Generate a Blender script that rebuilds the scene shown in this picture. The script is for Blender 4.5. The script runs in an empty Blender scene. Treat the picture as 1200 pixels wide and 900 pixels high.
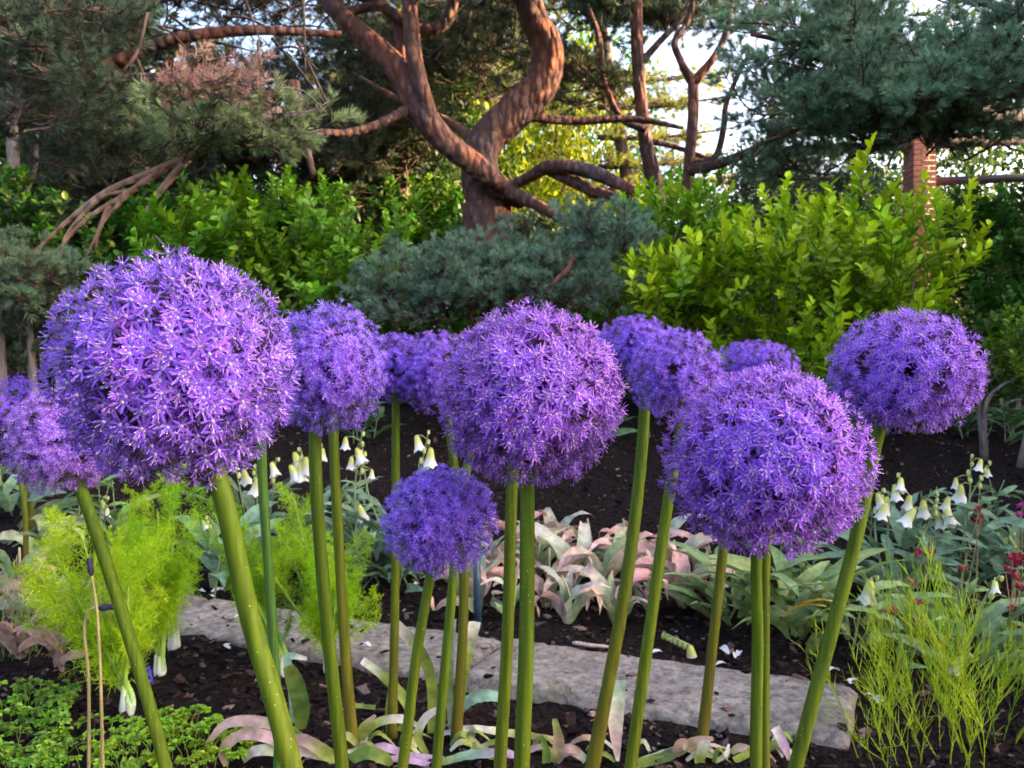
import bpy, math, random
import numpy as np
from mathutils import Matrix, Vector

R = math.radians
rng = np.random.default_rng(7)
random.seed(7)
scene = bpy.context.scene
COL = scene.collection

# ------------------------------------------------------------------ camera
H = 0.78
F = 950.0                      # focal length in pixels of the 1200 px wide photograph
PITCH = math.atan(20 / F)
cam_d = bpy.data.cameras.new("camera")
cam_d.sensor_width = 36
cam_d.lens = 36 * F / 1200
cam_d.clip_start = 0.02
cam_d.clip_end = 500
cam_d.dof.use_dof = True
cam_d.dof.focus_distance = 0.66
cam_d.dof.aperture_fstop = 21
cam = bpy.data.objects.new("camera", cam_d)
COL.objects.link(cam)
cam.location = (0, 0, H)
cam.rotation_euler = (R(90) - PITCH, 0, 0)
scene.camera = cam

# ------------------------------------------------------------------ sky, sun, exposure
SUN_AZ, SUN_EL = R(92), R(18)
world = bpy.data.worlds.new("World")
scene.world = world
world.use_nodes = True
wn = world.node_tree.nodes
wl = world.node_tree.links
bg = wn["Background"]
sky = wn.new("ShaderNodeTexSky")
sky.sky_type = 'NISHITA'
sky.sun_disc = False
sky.sun_elevation = SUN_EL
sky.sun_rotation = SUN_AZ
sky.air_density = 0.6
sky.dust_density = 6.0
sky.ozone_density = 0.0
wl.new(sky.outputs[0], bg.inputs[0])
bg.inputs[1].default_value = 0.15
sd = bpy.data.lights.new("sun", 'SUN')
sd.energy = 3.8
sd.angle = R(0.6)
sd.color = (1.0, 0.62, 0.30)
sun = bpy.data.objects.new("sun", sd)
COL.objects.link(sun)
sdir = Vector((math.sin(SUN_AZ) * math.cos(SUN_EL), math.cos(SUN_AZ) * math.cos(SUN_EL), math.sin(SUN_EL)))
sun.rotation_euler = sdir.to_track_quat('Z', 'Y').to_euler()
sun.location = (6, 4, 8)
vs = scene.view_settings
vs.view_transform = 'Standard'
vs.look = 'None'
vs.exposure = 3.05
vs.gamma = 1
vs.use_curve_mapping = False
cy = scene.cycles
cy.use_denoising = True
cy.use_adaptive_sampling = True
cy.adaptive_threshold = 0.02
cy.max_bounces = 4
cy.diffuse_bounces = 3
cy.glossy_bounces = 2
cy.transmission_bounces = 4
cy.transparent_max_bounces = 4
cy.caustics_reflective = False
cy.caustics_refractive = False

# ------------------------------------------------------------------ pixel -> world
def ray(px, py):
    u, v = (px - 600) / F, (450 - py) / F
    c, s = math.cos(PITCH), math.sin(PITCH)
    return np.array([u, c + v * s, -s + v * c])

def P(px, py, d):
    r = ray(px, py)
    return np.array([0, 0, H]) + r * (d / r[1])

def sstep(a, b, x):
    t = np.clip((x - a) / (b - a), 0, 1)
    return t * t * (3 - 2 * t)

def gz(x, y):
    """height of the bed: flat in front, a bank rising behind the stone edging"""
    x = np.asarray(x, float); y = np.asarray(y, float)
    z = 0.40 * sstep(2.5, 5.4, y) + 0.25 * sstep(4.8, 8.5, y) + 0.25 * sstep(8, 16, y)
    near = sstep(1.0, 1.3, y)
    z = z + 0.012 * np.sin(x * 7.3 + 1.1) * np.sin(y * 6.1 + .4) + 0.007 * np.sin(x * 17 + y * 13)
    return z

def G(px, py):
    r = ray(px, py)
    lo = 0.5
    while lo < 60:
        p = np.array([0, 0, H]) + r * lo
        if p[2] <= gz(p[0], p[1]):
            return p
        lo += 0.01
    return p

def Gd(px, py):
    return G(px, py)[1]

# ------------------------------------------------------------------ mesh builder
class MB:
    def __init__(s):
        s.v, s.q, s.t, s.c, s.n = [], [], [], [], 0
        s.qm, s.tm = [], []

    def add(s, v, quads=None, tris=None, col=(1, 1, 1), m=0):
        v = np.asarray(v, float).reshape(-1, 3)
        c = np.asarray(col, float)
        if c.ndim == 1:
            c = np.repeat(c[None, :], len(v), 0)
        if quads is not None and len(quads):
            q = np.asarray(quads, int) + s.n
            s.q.append(q); s.qm.append(np.full(len(q), m))
        if tris is not None and len(tris):
            t = np.asarray(tris, int) + s.n
            s.t.append(t); s.tm.append(np.full(len(t), m))
        s.v.append(v); s.c.append(c); s.n += len(v)

    def mesh(s, name, mats, smooth=True):
        me = bpy.data.meshes.new(name)
        v = np.concatenate(s.v).astype(np.float32)
        c = np.concatenate(s.c)
        q = np.concatenate(s.q) if s.q else np.zeros((0, 4), int)
        t = np.concatenate(s.t) if s.t else np.zeros((0, 3), int)
        mi = np.concatenate((s.qm or [np.zeros(0, int)]) + (s.tm or []))
        me.vertices.add(len(v)); me.vertices.foreach_set("co", v.ravel())
        loops = np.concatenate([q.ravel(), t.ravel()]).astype(np.int32)
        me.loops.add(len(loops)); me.loops.foreach_set("vertex_index", loops)
        nq, nt = len(q), len(t)
        st = np.concatenate([np.arange(nq) * 4, nq * 4 + np.arange(nt) * 3]).astype(np.int32)
        me.polygons.add(nq + nt); me.polygons.foreach_set("loop_start", st)
        me.polygons.foreach_set("material_index", mi.astype(np.int32))
        me.polygons.foreach_set("use_smooth", np.full(nq + nt, smooth))
        at = me.attributes.new("Col", 'FLOAT_COLOR', 'POINT')
        at.data.foreach_set("color", np.concatenate([c, np.ones((len(c), 1))], 1).astype(np.float32).ravel())
        me.update(calc_edges=True)
        for mm in (mats if isinstance(mats, (list, tuple)) else [mats]):
            me.materials.append(mm)
        return me

def unit(a):
    a = np.asarray(a, float)
    return a / (np.linalg.norm(a, axis=-1, keepdims=True) + 1e-12)

def spline(pts, n):
    """Catmull-Rom through control rows (any width)"""
    p = np.asarray(pts, float)
    if len(p) == 2:
        t = np.linspace(0, 1, n)[:, None]
        return p[0] * (1 - t) + p[1] * t
    e = np.vstack([2 * p[0] - p[1], p, 2 * p[-1] - p[-2]])
    out = []
    for u in np.linspace(0, len(p) - 1, n):
        i = min(int(u), len(p) - 2); t = u - i
        a, b, c, d = e[i], e[i + 1], e[i + 2], e[i + 3]
        out.append(.5 * ((2 * b) + (-a + c) * t + (2 * a - 5 * b + 4 * c - d) * t * t + (-a + 3 * b - 3 * c + d) * t ** 3))
    return np.array(out)

def tube(mb, pts, rad, sides=8, col=(1, 1, 1), m=0, cap=True, wob=0.0):
    pts = np.asarray(pts, float); n = len(pts)
    rad = np.broadcast_to(np.asarray(rad, float), (n,))
    tan = unit(np.gradient(pts, axis=0))
    ref = np.array([0, 0, 1.]) if abs(tan[0][2]) < .9 else np.array([1., 0, 0])
    a = unit(np.cross(tan[0], ref)); rings = []
    ang = np.linspace(0, 2 * np.pi, sides, endpoint=False)
    for i in range(n):
        a = unit(a - tan[i] * np.dot(a, tan[i]))
        b = np.cross(tan[i], a)
        r = rad[i] * (1 + (wob * (np.sin(ang * 2 + i * .22) * .5 + np.sin(ang * 3 - i * .35) * .5) if wob else 0))
        rings.append(pts[i] + (np.cos(ang) * r)[:, None] * a + (np.sin(ang) * r)[:, None] * b)
    v = np.concatenate(rings)
    q = []
    for i in range(n - 1):
        for k in range(sides):
            k2 = (k + 1) % sides
            q.append((i * sides + k, i * sides + k2, (i + 1) * sides + k2, (i + 1) * sides + k))
    c = np.asarray(col, float)
    if c.ndim == 2:
        c = np.repeat(c, sides, 0)
    tr = None
    if cap:
        v = np.vstack([v, pts[0], pts[-1]])
        if c.ndim == 2:
            c = np.vstack([c, c[0], c[-1]])
        L = (n - 1) * sides
        tr = [(n * sides, (k + 1) % sides, k) for k in range(sides)] + [(n * sides + 1, L + k, L + (k + 1) % sides) for k in range(sides)]
    mb.add(v, q, tr, c, m)

def leaves(mb, Pn, D, N, L, W, fold=.15, droop=.1, col=(1, 1, 1), m=0):
    """many small pointed leaves, two quads each, folded along the midrib"""
    Pn = np.asarray(Pn, float); n = len(Pn)
    D = unit(D); N = np.asarray(N, float)
    S = unit(np.cross(D, N)); N = np.cross(S, D)
    L = np.broadcast_to(np.asarray(L, float), (n,))[:, None]
    W = np.broadcast_to(np.asarray(W, float), (n,))[:, None]
    b = Pn
    l1 = Pn + D * L * .33 + S * W * .46 + N * W * fold
    r1 = Pn + D * L * .33 - S * W * .46 + N * W * fold
    l2 = Pn + D * L * .72 + S * W * .40 + N * (W * fold - droop * L * .4)
    r2 = Pn + D * L * .72 - S * W * .40 + N * (W * fold - droop * L * .4)
    t = Pn + D * L - N * droop * L
    v = np.stack([b, l1, l2, t, r2, r1], 1).reshape(-1, 3)
    i = np.arange(n)[:, None] * 6
    q = np.concatenate([i + np.array([[0, 1, 2, 3]]), i + np.array([[0, 3, 4, 5]])])
    c = np.asarray(col, float)
    if c.ndim == 2:
        c = np.repeat(c, 6, 0)
    mb.add(v, q, None, c, m)

def needles(mb, Pn, D, L, W, col=(1, 1, 1), m=0):
    Pn = np.asarray(Pn, float); n = len(Pn); D = unit(D)
    S = unit(np.cross(D, rng.normal(size=(n, 3))))
    L = np.broadcast_to(np.asarray(L, float), (n,))[:, None]
    W = np.broadcast_to(np.asarray(W, float), (n,))[:, None]
    v = np.stack([Pn - S * W * .5, Pn + S * W * .5, Pn + D * L * .7 + S * W * .4, Pn + D * L, Pn + D * L * .7 - S * W * .4], 1).reshape(-1, 3)
    i = np.arange(n)[:, None] * 5
    c = np.asarray(col, float)
    if c.ndim == 2:
        c = np.repeat(c, 5, 0)
    mb.add(v, i + np.array([[0, 1, 2, 4]]), i + np.array([[4, 2, 3]]), c, m)

def ribbon(mb, pts, width, nrm=(0, -1, .3), fold=.12, col=(1, 1, 1), m=0, n=12, twist=0.0, ruffle=0.0):
    """a strap leaf along a path: three columns, folded on its midrib"""
    p = spline(pts, n)
    w = np.interp(np.linspace(0, 1, n), np.linspace(0, 1, len(width)), width)
    T = unit(np.gradient(p, axis=0))
    Nn = np.asarray(nrm, float)
    S = unit(np.cross(T, Nn)); Nv = unit(np.cross(S, T))
    th = np.linspace(0, twist, n)[:, None]
    S2 = S * np.cos(th) + Nv * np.sin(th); N2 = Nv * np.cos(th) - S * np.sin(th)
    ru = ruffle * np.sin(np.arange(n) * 1.9)[:, None] * w[:, None]
    l = p + S2 * w[:, None] * .5 + N2 * (w[:, None] * fold) + N2 * ru
    r = p - S2 * w[:, None] * .5 + N2 * (w[:, None] * fold) - N2 * ru
    v = np.stack([l, p, r], 1).reshape(-1, 3)
    q = []
    for i in range(n - 1):
        a = i * 3
        q += [(a, a + 1, a + 4, a + 3), (a + 1, a + 2, a + 5, a + 4)]
    c = np.asarray(col, float)
    if c.ndim == 2:
        c = np.stack([np.interp(np.linspace(0, 1, n), np.linspace(0, 1, len(c)), c[:, k]) for k in range(3)], 1)
        c = np.repeat(c, 3, 0)
    mb.add(v, q, None, c, m)

def ball(mb, c, r, col=(1, 1, 1), m=0, seg=8, ring=5, sc=(1, 1, 1)):
    v = [np.array([0, 0, 1.])]
    for i in range(1, ring):
        a = math.pi * i / ring
        for k in range(seg):
            b = 2 * math.pi * k / seg
            v.append(np.array([math.sin(a) * math.cos(b), math.sin(a) * math.sin(b), math.cos(a)]))
    v.append(np.array([0, 0, -1.]))
    v = np.array(v) * np.asarray(sc) * r + np.asarray(c)
    q, t = [], []
    for k in range(seg):
        t.append((0, 1 + k, 1 + (k + 1) % seg))
        b = 1 + (ring - 2) * seg
        t.append((len(v) - 1, b + (k + 1) % seg, b + k))
    for i in range(ring - 2):
        for k in range(seg):
            a = 1 + i * seg; b = a + seg
            q.append((a + k, b + k, b + (k + 1) % seg, a + (k + 1) % seg))
    mb.add(v, q, t, col, m)

# ------------------------------------------------------------------ objects
def tag(o, label=None, cat=None, group=None, kind=None):
    if label: o["label"] = label
    if cat: o["category"] = cat
    if group: o["group"] = group
    if kind: o["kind"] = kind
    return o

def thing(name, loc, label, cat, group=None):
    o = bpy.data.objects.new(name, None)
    o.empty_display_size = .05
    COL.objects.link(o)
    o.location = [float(a) for a in loc]
    return tag(o, label, cat, group)

def part(name, mesh, parent=None, M=None, color=None):
    """mesh object; M is its matrix in the parent's space"""
    o = bpy.data.objects.new(name, mesh)
    COL.objects.link(o)
    if parent is not None:
        o.parent = parent
    if M is not None:
        o.matrix_basis = M
    if color is not None:
        o.color = (color[0], color[1], color[2], 1)
    return o

def offset(parent):
    return Matrix.Translation(-Vector(parent.location))

def frame(loc, x, z, s=1.0):
    """matrix with local X along x, local Z near z"""
    x = unit(x); z = np.asarray(z, float)
    y = unit(np.cross(z, x)); z = np.cross(x, y)
    if not np.iterable(s): s = (s, s, s)
    M = Matrix.Identity(4)
    for i in range(3):
        M[i][0], M[i][1], M[i][2], M[i][3] = x[i] * s[0], y[i] * s[1], z[i] * s[2], float(loc[i])
    return M

def rel(parent, loc):
    return np.asarray(loc, float) - np.array(parent.location)

# ------------------------------------------------------------------ materials
def new_mat(name):
    m = bpy.data.materials.new(name); m.use_nodes = True
    nt = m.node_tree
    return m, nt.nodes, nt.links, nt.nodes["Principled BSDF"]

def tint_chain(nd, lk, vary=.25, hue=.02):
    at = nd.new("ShaderNodeAttribute"); at.attribute_name = "Col"
    oi = nd.new("ShaderNodeObjectInfo")
    mx = nd.new("ShaderNodeMix"); mx.data_type = 'RGBA'; mx.blend_type = 'MULTIPLY'
    mx.inputs[0].default_value = 1
    lk.new(at.outputs["Color"], mx.inputs[6]); lk.new(oi.outputs["Color"], mx.inputs[7])
    hs = nd.new("ShaderNodeHueSaturation")
    r1 = nd.new("ShaderNodeMapRange"); r1.inputs[3].default_value = 1 - vary; r1.inputs[4].default_value = 1 + vary
    lk.new(oi.outputs["Random"], r1.inputs[0]); lk.new(r1.outputs[0], hs.inputs["Value"])
    ml = nd.new("ShaderNodeMath"); ml.operation = 'MULTIPLY'; ml.inputs[1].default_value = 7.31
    fr = nd.new("ShaderNodeMath"); fr.operation = 'FRACT'
    lk.new(oi.outputs["Random"], ml.inputs[0]); lk.new(ml.outputs[0], fr.inputs[0])
    r2 = nd.new("ShaderNodeMapRange"); r2.inputs[3].default_value = .5 - hue; r2.inputs[4].default_value = .5 + hue
    lk.new(fr.outputs[0], r2.inputs[0]); lk.new(r2.outputs[0], hs.inputs["Hue"])
    lk.new(mx.outputs[2], hs.inputs["Color"])
    return hs.outputs[0]

def leaf_mat(name, trans=.35, rough=.5, vary=.22, hue=.015, spec=.35, noise=0.0, nscale=60, stretch=None):
    m, nd, lk, bs = new_mat(name)
    c = tint_chain(nd, lk, vary, hue)
    if noise:
        tc = nd.new("ShaderNodeTexCoord")
        nz = nd.new("ShaderNodeTexNoise"); nz.inputs["Scale"].default_value = nscale; nz.inputs["Detail"].default_value = 3
        mp = nd.new("ShaderNodeMapping"); mp.inputs["Scale"].default_value = stretch or (1, 1, 1)
        lk.new(tc.outputs["Object"], mp.inputs[0]); lk.new(mp.outputs[0], nz.inputs["Vector"])
        mr = nd.new("ShaderNodeMapRange"); mr.inputs[1].default_value = .3; mr.inputs[2].default_value = .7
        mr.inputs[3].default_value = 1 - noise; mr.inputs[4].default_value = 1 + noise
        lk.new(nz.outputs[0], mr.inputs[0])
        h2 = nd.new("ShaderNodeHueSaturation"); lk.new(mr.outputs[0], h2.inputs["Value"]); lk.new(c, h2.inputs["Color"])
        c = h2.outputs[0]
    lk.new(c, bs.inputs["Base Color"])
    bs.inputs["Roughness"].default_value = rough
    bs.inputs["Specular IOR Level"].default_value = spec
    if trans > 0:
        tr = nd.new("ShaderNodeBsdfTranslucent"); lk.new(c, tr.inputs[0])
        ms = nd.new("ShaderNodeMixShader"); ms.inputs[0].default_value = trans
        lk.new(bs.outputs[0], ms.inputs[1]); lk.new(tr.outputs[0], ms.inputs[2])
        lk.new(ms.outputs[0], nd["Material Output"].inputs[0])
    return m

M_leaf = leaf_mat("shrub_leaf", .38, .42, .25, .02, .4)
M_far = leaf_mat("tree_leaf", .4, .5, .25, .03)
M_needle = leaf_mat("pine_needle", .2, .5, .28, .03, .3)
M_petal = leaf_mat("allium_petal", .34, .45, .16, .012, .3)
M_stem = leaf_mat("fresh_stem", .0, .62, .08, .008, .18, .34, 230, (1, 1, .035))
def add_specks(m, scale=190, size=.10):
    nd, lk = m.node_tree.nodes, m.node_tree.links; bs = nd["Principled BSDF"]
    src = bs.inputs["Base Color"].links[0].from_socket
    tc = nd.new("ShaderNodeTexCoord"); vo = nd.new("ShaderNodeTexVoronoi"); vo.inputs["Scale"].default_value = scale
    lk.new(tc.outputs["Object"], vo.inputs["Vector"])
    lt = nd.new("ShaderNodeMath"); lt.operation = 'LESS_THAN'; lt.inputs[1].default_value = size; lk.new(vo.outputs["Distance"], lt.inputs[0])
    mx = nd.new("ShaderNodeMix"); mx.data_type = 'RGBA'; mx.inputs[7].default_value = (.4, .42, .25, 1)
    lk.new(lt.outputs[0], mx.inputs[0]); lk.new(src, mx.inputs[6]); lk.new(mx.outputs[2], bs.inputs["Base Color"])
add_specks(M_stem, 170, .07)
M_blade = leaf_mat("strap_leaf", .3, .5, .12, .01, .3, .38, 45)
M_feather = leaf_mat("feathery_leaf", .4, .5, .15, .012, .3)
M_white = leaf_mat("white_petal", .3, .5, .06, .004, .3)
M_chip = leaf_mat("bark_chip", 0, .9, .0, .0, .06, .3, 120)

def bark_mat(name, c1, c2, c3, scale=1.0):
    m, nd, lk, bs = new_mat(name)
    tc = nd.new("ShaderNodeTexCoord")
    vo = nd.new("ShaderNodeTexVoronoi"); vo.inputs["Scale"].default_value = 14 * scale
    mp = nd.new("ShaderNodeMapping"); mp.inputs["Scale"].default_value = (1, 1, .45)
    lk.new(tc.outputs["Object"], mp.inputs[0]); lk.new(mp.outputs[0], vo.inputs["Vector"])
    nz = nd.new("ShaderNodeTexNoise"); nz.inputs["Scale"].default_value = 2.2 * scale; nz.inputs["Detail"].default_value = 6
    lk.new(tc.outputs["Object"], nz.inputs["Vector"])
    cr = nd.new("ShaderNodeValToRGB"); cr.color_ramp.elements[0].position = .33; cr.color_ramp.elements[1].position = .66
    cr.color_ramp.elements[0].color = (*c1, 1); cr.color_ramp.elements[1].color = (*c2, 1)
    lk.new(nz.outputs[0], cr.inputs[0])
    c2r = nd.new("ShaderNodeValToRGB"); c2r.color_ramp.elements[0].position = .05; c2r.color_ramp.elements[1].position = .45
    c2r.color_ramp.elements[0].color = (1, 1, 1, 1); c2r.color_ramp.elements[1].color = (*c3, 1)
    lk.new(vo.outputs["Distance"], c2r.inputs[0])
    mx = nd.new("ShaderNodeMix"); mx.data_type = 'RGBA'; mx.blend_type = 'MULTIPLY'; mx.inputs[0].default_value = .8
    lk.new(cr.outputs[0], mx.inputs[6]); lk.new(c2r.outputs[0], mx.inputs[7])
    lk.new(mx.outputs[2], bs.inputs["Base Color"])
    bs.inputs["Roughness"].default_value = .85
    bp = nd.new("ShaderNodeBump"); bp.inputs["Strength"].default_value = 1; bp.inputs["Distance"].default_value = .05
    ad = nd.new("ShaderNodeMath"); ad.operation = 'SUBTRACT'
    lk.new(nz.outputs[0], ad.inputs[0]); lk.new(vo.outputs["Distance"], ad.inputs[1])
    lk.new(ad.outputs[0], bp.inputs["Height"]); lk.new(bp.outputs[0], bs.inputs["Normal"])
    return m

M_bark = bark_mat("pine_bark", (.30, .10, .045), (.17, .12, .115), (.25, .18, .17))
M_drybark = bark_mat("dry_bark", (.42, .22, .14), (.45, .33, .27), (.6, .5, .45))
M_greybark = bark_mat("grey_bark", (.16, .13, .12), (.32, .27, .25), (.6, .55, .5))
M_darkbark = bark_mat("dark_bark", (.07, .045, .035), (.14, .09, .07), (.6, .5, .45))

def ground_mat():
    m, nd, lk, bs = new_mat("mulch_soil")
    tc = nd.new("ShaderNodeTexCoord")
    n1 = nd.new("ShaderNodeTexNoise"); n1.inputs["Scale"].default_value = 55; n1.inputs["Detail"].default_value = 8
    n2 = nd.new("ShaderNodeTexNoise"); n2.inputs["Scale"].default_value = 2.5; n2.inputs["Detail"].default_value = 4
    for n in (n1, n2): lk.new(tc.outputs["Object"], n.inputs["Vector"])
    cr = nd.new("ShaderNodeValToRGB")
    cr.color_ramp.elements[0].color = (.005, .0035, .004, 1); cr.color_ramp.elements[0].position = .35
    cr.color_ramp.elements[1].color = (.024, .016, .0145, 1); cr.color_ramp.elements[1].position = .72
    lk.new(n1.outputs[0], cr.inputs[0])
    mr = nd.new("ShaderNodeMapRange"); mr.inputs[3].default_value = .7; mr.inputs[4].default_value = 1.3
    lk.new(n2.outputs[0], mr.inputs[0])
    hs = nd.new("ShaderNodeHueSaturation"); lk.new(mr.outputs[0], hs.inputs["Value"]); lk.new(cr.outputs[0], hs.inputs["Color"])
    lk.new(hs.outputs[0], bs.inputs["Base Color"]); bs.inputs["Roughness"].default_value = .95; bs.inputs["Specular IOR Level"].default_value = .06
    bp = nd.new("ShaderNodeBump"); bp.inputs["Strength"].default_value = 1; bp.inputs["Distance"].default_value = .02
    lk.new(n1.outputs[0], bp.inputs["Height"]); lk.new(bp.outputs[0], bs.inputs["Normal"])
    return m

def stone_mat():
    m, nd, lk, bs = new_mat("rough_stone")
    tc = nd.new("ShaderNodeTexCoord")
    n1 = nd.new("ShaderNodeTexNoise"); n1.inputs["Scale"].default_value = 45; n1.inputs["Detail"].default_value = 9; n1.inputs["Roughness"].default_value = .7
    n2 = nd.new("ShaderNodeTexNoise"); n2.inputs["Scale"].default_value = 7; n2.inputs["Detail"].default_value = 5
    n3 = nd.new("ShaderNodeTexNoise"); n3.inputs["Scale"].default_value = 4.2; n3.inputs["Detail"].default_value = 6
    for n in (n1, n2, n3): lk.new(tc.outputs["Object"], n.inputs["Vector"])
    cr = nd.new("ShaderNodeValToRGB")
    cr.color_ramp.elements[0].color = (.06, .05, .045, 1); cr.color_ramp.elements[0].position = .34
    cr.color_ramp.elements[1].color = (.33, .28, .25, 1); cr.color_ramp.elements[1].position = .66
    lk.new(n1.outputs[0], cr.inputs[0])
    mr = nd.new("ShaderNodeMapRange"); mr.inputs[1].default_value = .3; mr.inputs[2].default_value = .7; mr.inputs[3].default_value = .75; mr.inputs[4].default_value = 1.2
    lk.new(n2.outputs[0], mr.inputs[0])
    hs = nd.new("ShaderNodeHueSaturation"); lk.new(mr.outputs[0], hs.inputs["Value"]); lk.new(cr.outputs[0], hs.inputs["Color"])
    mo = nd.new("ShaderNodeValToRGB")
    mo.color_ramp.elements[0].position = .60; mo.color_ramp.elements[1].position = .70
    mo.color_ramp.elements[0].color = (0, 0, 0, 1); mo.color_ramp.elements[1].color = (1, 1, 1, 1)
    lk.new(n3.outputs[0], mo.inputs[0])
    mx = nd.new("ShaderNodeMix"); mx.data_type = 'RGBA'; mx.inputs[7].default_value = (.10, .10, .03, 1)
    ml = nd.new("ShaderNodeMath"); ml.operation = 'MULTIPLY'; ml.inputs[1].default_value = .6
    lk.new(mo.outputs[0], ml.inputs[0]); lk.new(ml.outputs[0], mx.inputs[0])
    lk.new(hs.outputs[0], mx.inputs[6]); lk.new(mx.outputs[2], bs.inputs["Base Color"])
    bs.inputs["Roughness"].default_value = .88
    bp = nd.new("ShaderNodeBump"); bp.inputs["Strength"].default_value = .9; bp.inputs["Distance"].default_value = .008
    lk.new(n1.outputs[0], bp.inputs["Height"]); lk.new(bp.outputs[0], bs.inputs["Normal"])
    return m

def noisy_mat(name, c1, c2, scale, rough=.8, bump=.4, dist=.004, stretch=(1, 1, 1)):
    m, nd, lk, bs = new_mat(name)
    tc = nd.new("ShaderNodeTexCoord"); mp = nd.new("ShaderNodeMapping"); mp.inputs["Scale"].default_value = stretch
    nz = nd.new("ShaderNodeTexNoise"); nz.inputs["Scale"].default_value = scale; nz.inputs["Detail"].default_value = 6
    lk.new(tc.outputs["Object"], mp.inputs[0]); lk.new(mp.outputs[0], nz.inputs["Vector"])
    cr = nd.new("ShaderNodeValToRGB"); cr.color_ramp.elements[0].position = .3; cr.color_ramp.elements[1].position = .7
    cr.color_ramp.elements[0].color = (*c1, 1); cr.color_ramp.elements[1].color = (*c2, 1)
    lk.new(nz.outputs[0], cr.inputs[0])
    oi = nd.new("ShaderNodeObjectInfo"); mr = nd.new("ShaderNodeMapRange"); mr.inputs[3].default_value = .8; mr.inputs[4].default_value = 1.2
    lk.new(oi.outputs["Random"], mr.inputs[0])
    hs = nd.new("ShaderNodeHueSaturation"); lk.new(mr.outputs[0], hs.inputs["Value"]); lk.new(cr.outputs[0], hs.inputs["Color"])
    lk.new(hs.outputs[0], bs.inputs["Base Color"]); bs.inputs["Roughness"].default_value = rough
    bp = nd.new("ShaderNodeBump"); bp.inputs["Strength"].default_value = bump; bp.inputs["Distance"].default_value = dist
    lk.new(nz.outputs[0], bp.inputs["Height"]); lk.new(bp.outputs[0], bs.inputs["Normal"])
    return m

M_ground = ground_mat()
M_stone = stone_mat()
M_brick = noisy_mat("red_brick", (.18, .055, .04), (.32, .11, .08), 30)
M_mortar = noisy_mat("mortar", (.25, .22, .2), (.4, .36, .33), 40)
M_wood = noisy_mat("weathered_wood", (.05, .045, .05), (.13, .11, .11), 12, stretch=(.2, 3, 3))
M_stake = noisy_mat("blue_stake", (.012, .03, .05), (.03, .06, .09), 30, .4)

# ================================================================== THE SETTING
def build_ground():
    xs = np.unique(np.concatenate([np.linspace(-3.2, 3.2, 150), np.linspace(-12, 12, 60), np.linspace(-140, 140, 40)]))
    ys = np.unique(np.concatenate([np.linspace(0.6, 4.2, 110), np.linspace(-6, 14, 70), np.linspace(-60, 200, 40)]))
    X, Y = np.meshgrid(xs, ys)
    Z = gz(X, Y) + rng.normal(size=X.shape) * .004 * ((Y < 5) & (Y > .5))
    v = np.stack([X, Y, Z], -1).reshape(-1, 3)
    nx = len(xs); i, j = np.meshgrid(np.arange(len(ys) - 1), np.arange(nx - 1), indexing='ij')
    a = (i * nx + j).ravel()
    mb = MB(); mb.add(v, np.stack([a, a + 1, a + nx + 1, a + nx], 1))
    tag(part("ground", mb.mesh("ground", M_ground)), kind="structure")
build_ground()

# stone edging: two long slabs lying across the bed
FA, FB = np.array([-1.95, 3.06]), np.array([.812, 1.892])   # far edge (left end, right end)
NA, NB = np.array([-2.07, 2.79]), np.array([.678, 1.615])   # near edge
def build_slabs():
    path = bpy.data.objects.new("stone_edging", None); COL.objects.link(path)
    path.location = (0, 2.1, 0); tag(path, kind="structure")
    for t0, t1, hz in ((0.0, .345, .028), (.352, .70, .026), (.706, 1.0, .034)):
        nu, nv = 60, 16
        mb = MB(); g = np.zeros((nv, nu, 3))
        for a in range(nv):
            for b in range(nu):
                t = t0 + (t1 - t0) * b / (nu - 1); s = a / (nv - 1)
                p = (FA * (1 - t) + FB * t) * (1 - s) + (NA * (1 - t) + NB * t) * s
                e = min(s, 1 - s) * .29
                e2 = min(b, nu - 1 - b) / (nu - 1) * (t1 - t0) * 3
                rnd = -.012 * (math.exp(-e / .007) + math.exp(-e2 / .007))
                w = .0025 * math.sin(p[0] * 11 + p[1] * 7) + .0015 * math.sin(p[0] * 37 - p[1] * 31)
                g[a, b] = (p[0] + rng.normal() * .0012, p[1] + w * .8 * (1 if a in (0, nv - 1) else 0), hz + rnd + w * .6 + rng.normal() * .0012)
        v = g.reshape(-1, 3)
        q = [(a * nu + b, a * nu + nu + b, a * nu + nu + b + 1, a * nu + b + 1) for a in range(nv - 1) for b in range(nu - 1)]
        rim = [b for b in range(nu)] + [a * nu + nu - 1 for a in range(1, nv)] + [(nv - 1) * nu + b for b in range(nu - 2, -1, -1)] + [a * nu for a in range(nv - 2, 0, -1)]
        low = v[rim].copy(); low[:, 2] = -.06
        k = len(v); n = len(rim)
        q += [(rim[i], rim[(i + 1) % n], k + (i + 1) % n, k + i) for i in range(n)]
        mb.add(np.vstack([v, low]), q)
        part("slab", mb.mesh("slab", M_stone), path, offset(path))
build_slabs()

def on_slab(x, y):
    def side(A, B): return (B[0] - A[0]) * (y - A[1]) - (B[1] - A[1]) * (x - A[0])
    return (side(FA, FB) < 0) & (side(NA, NB) > 0) & (x > -2.07) & (x < .80) & (side(NB, FB) > 0)

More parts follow.
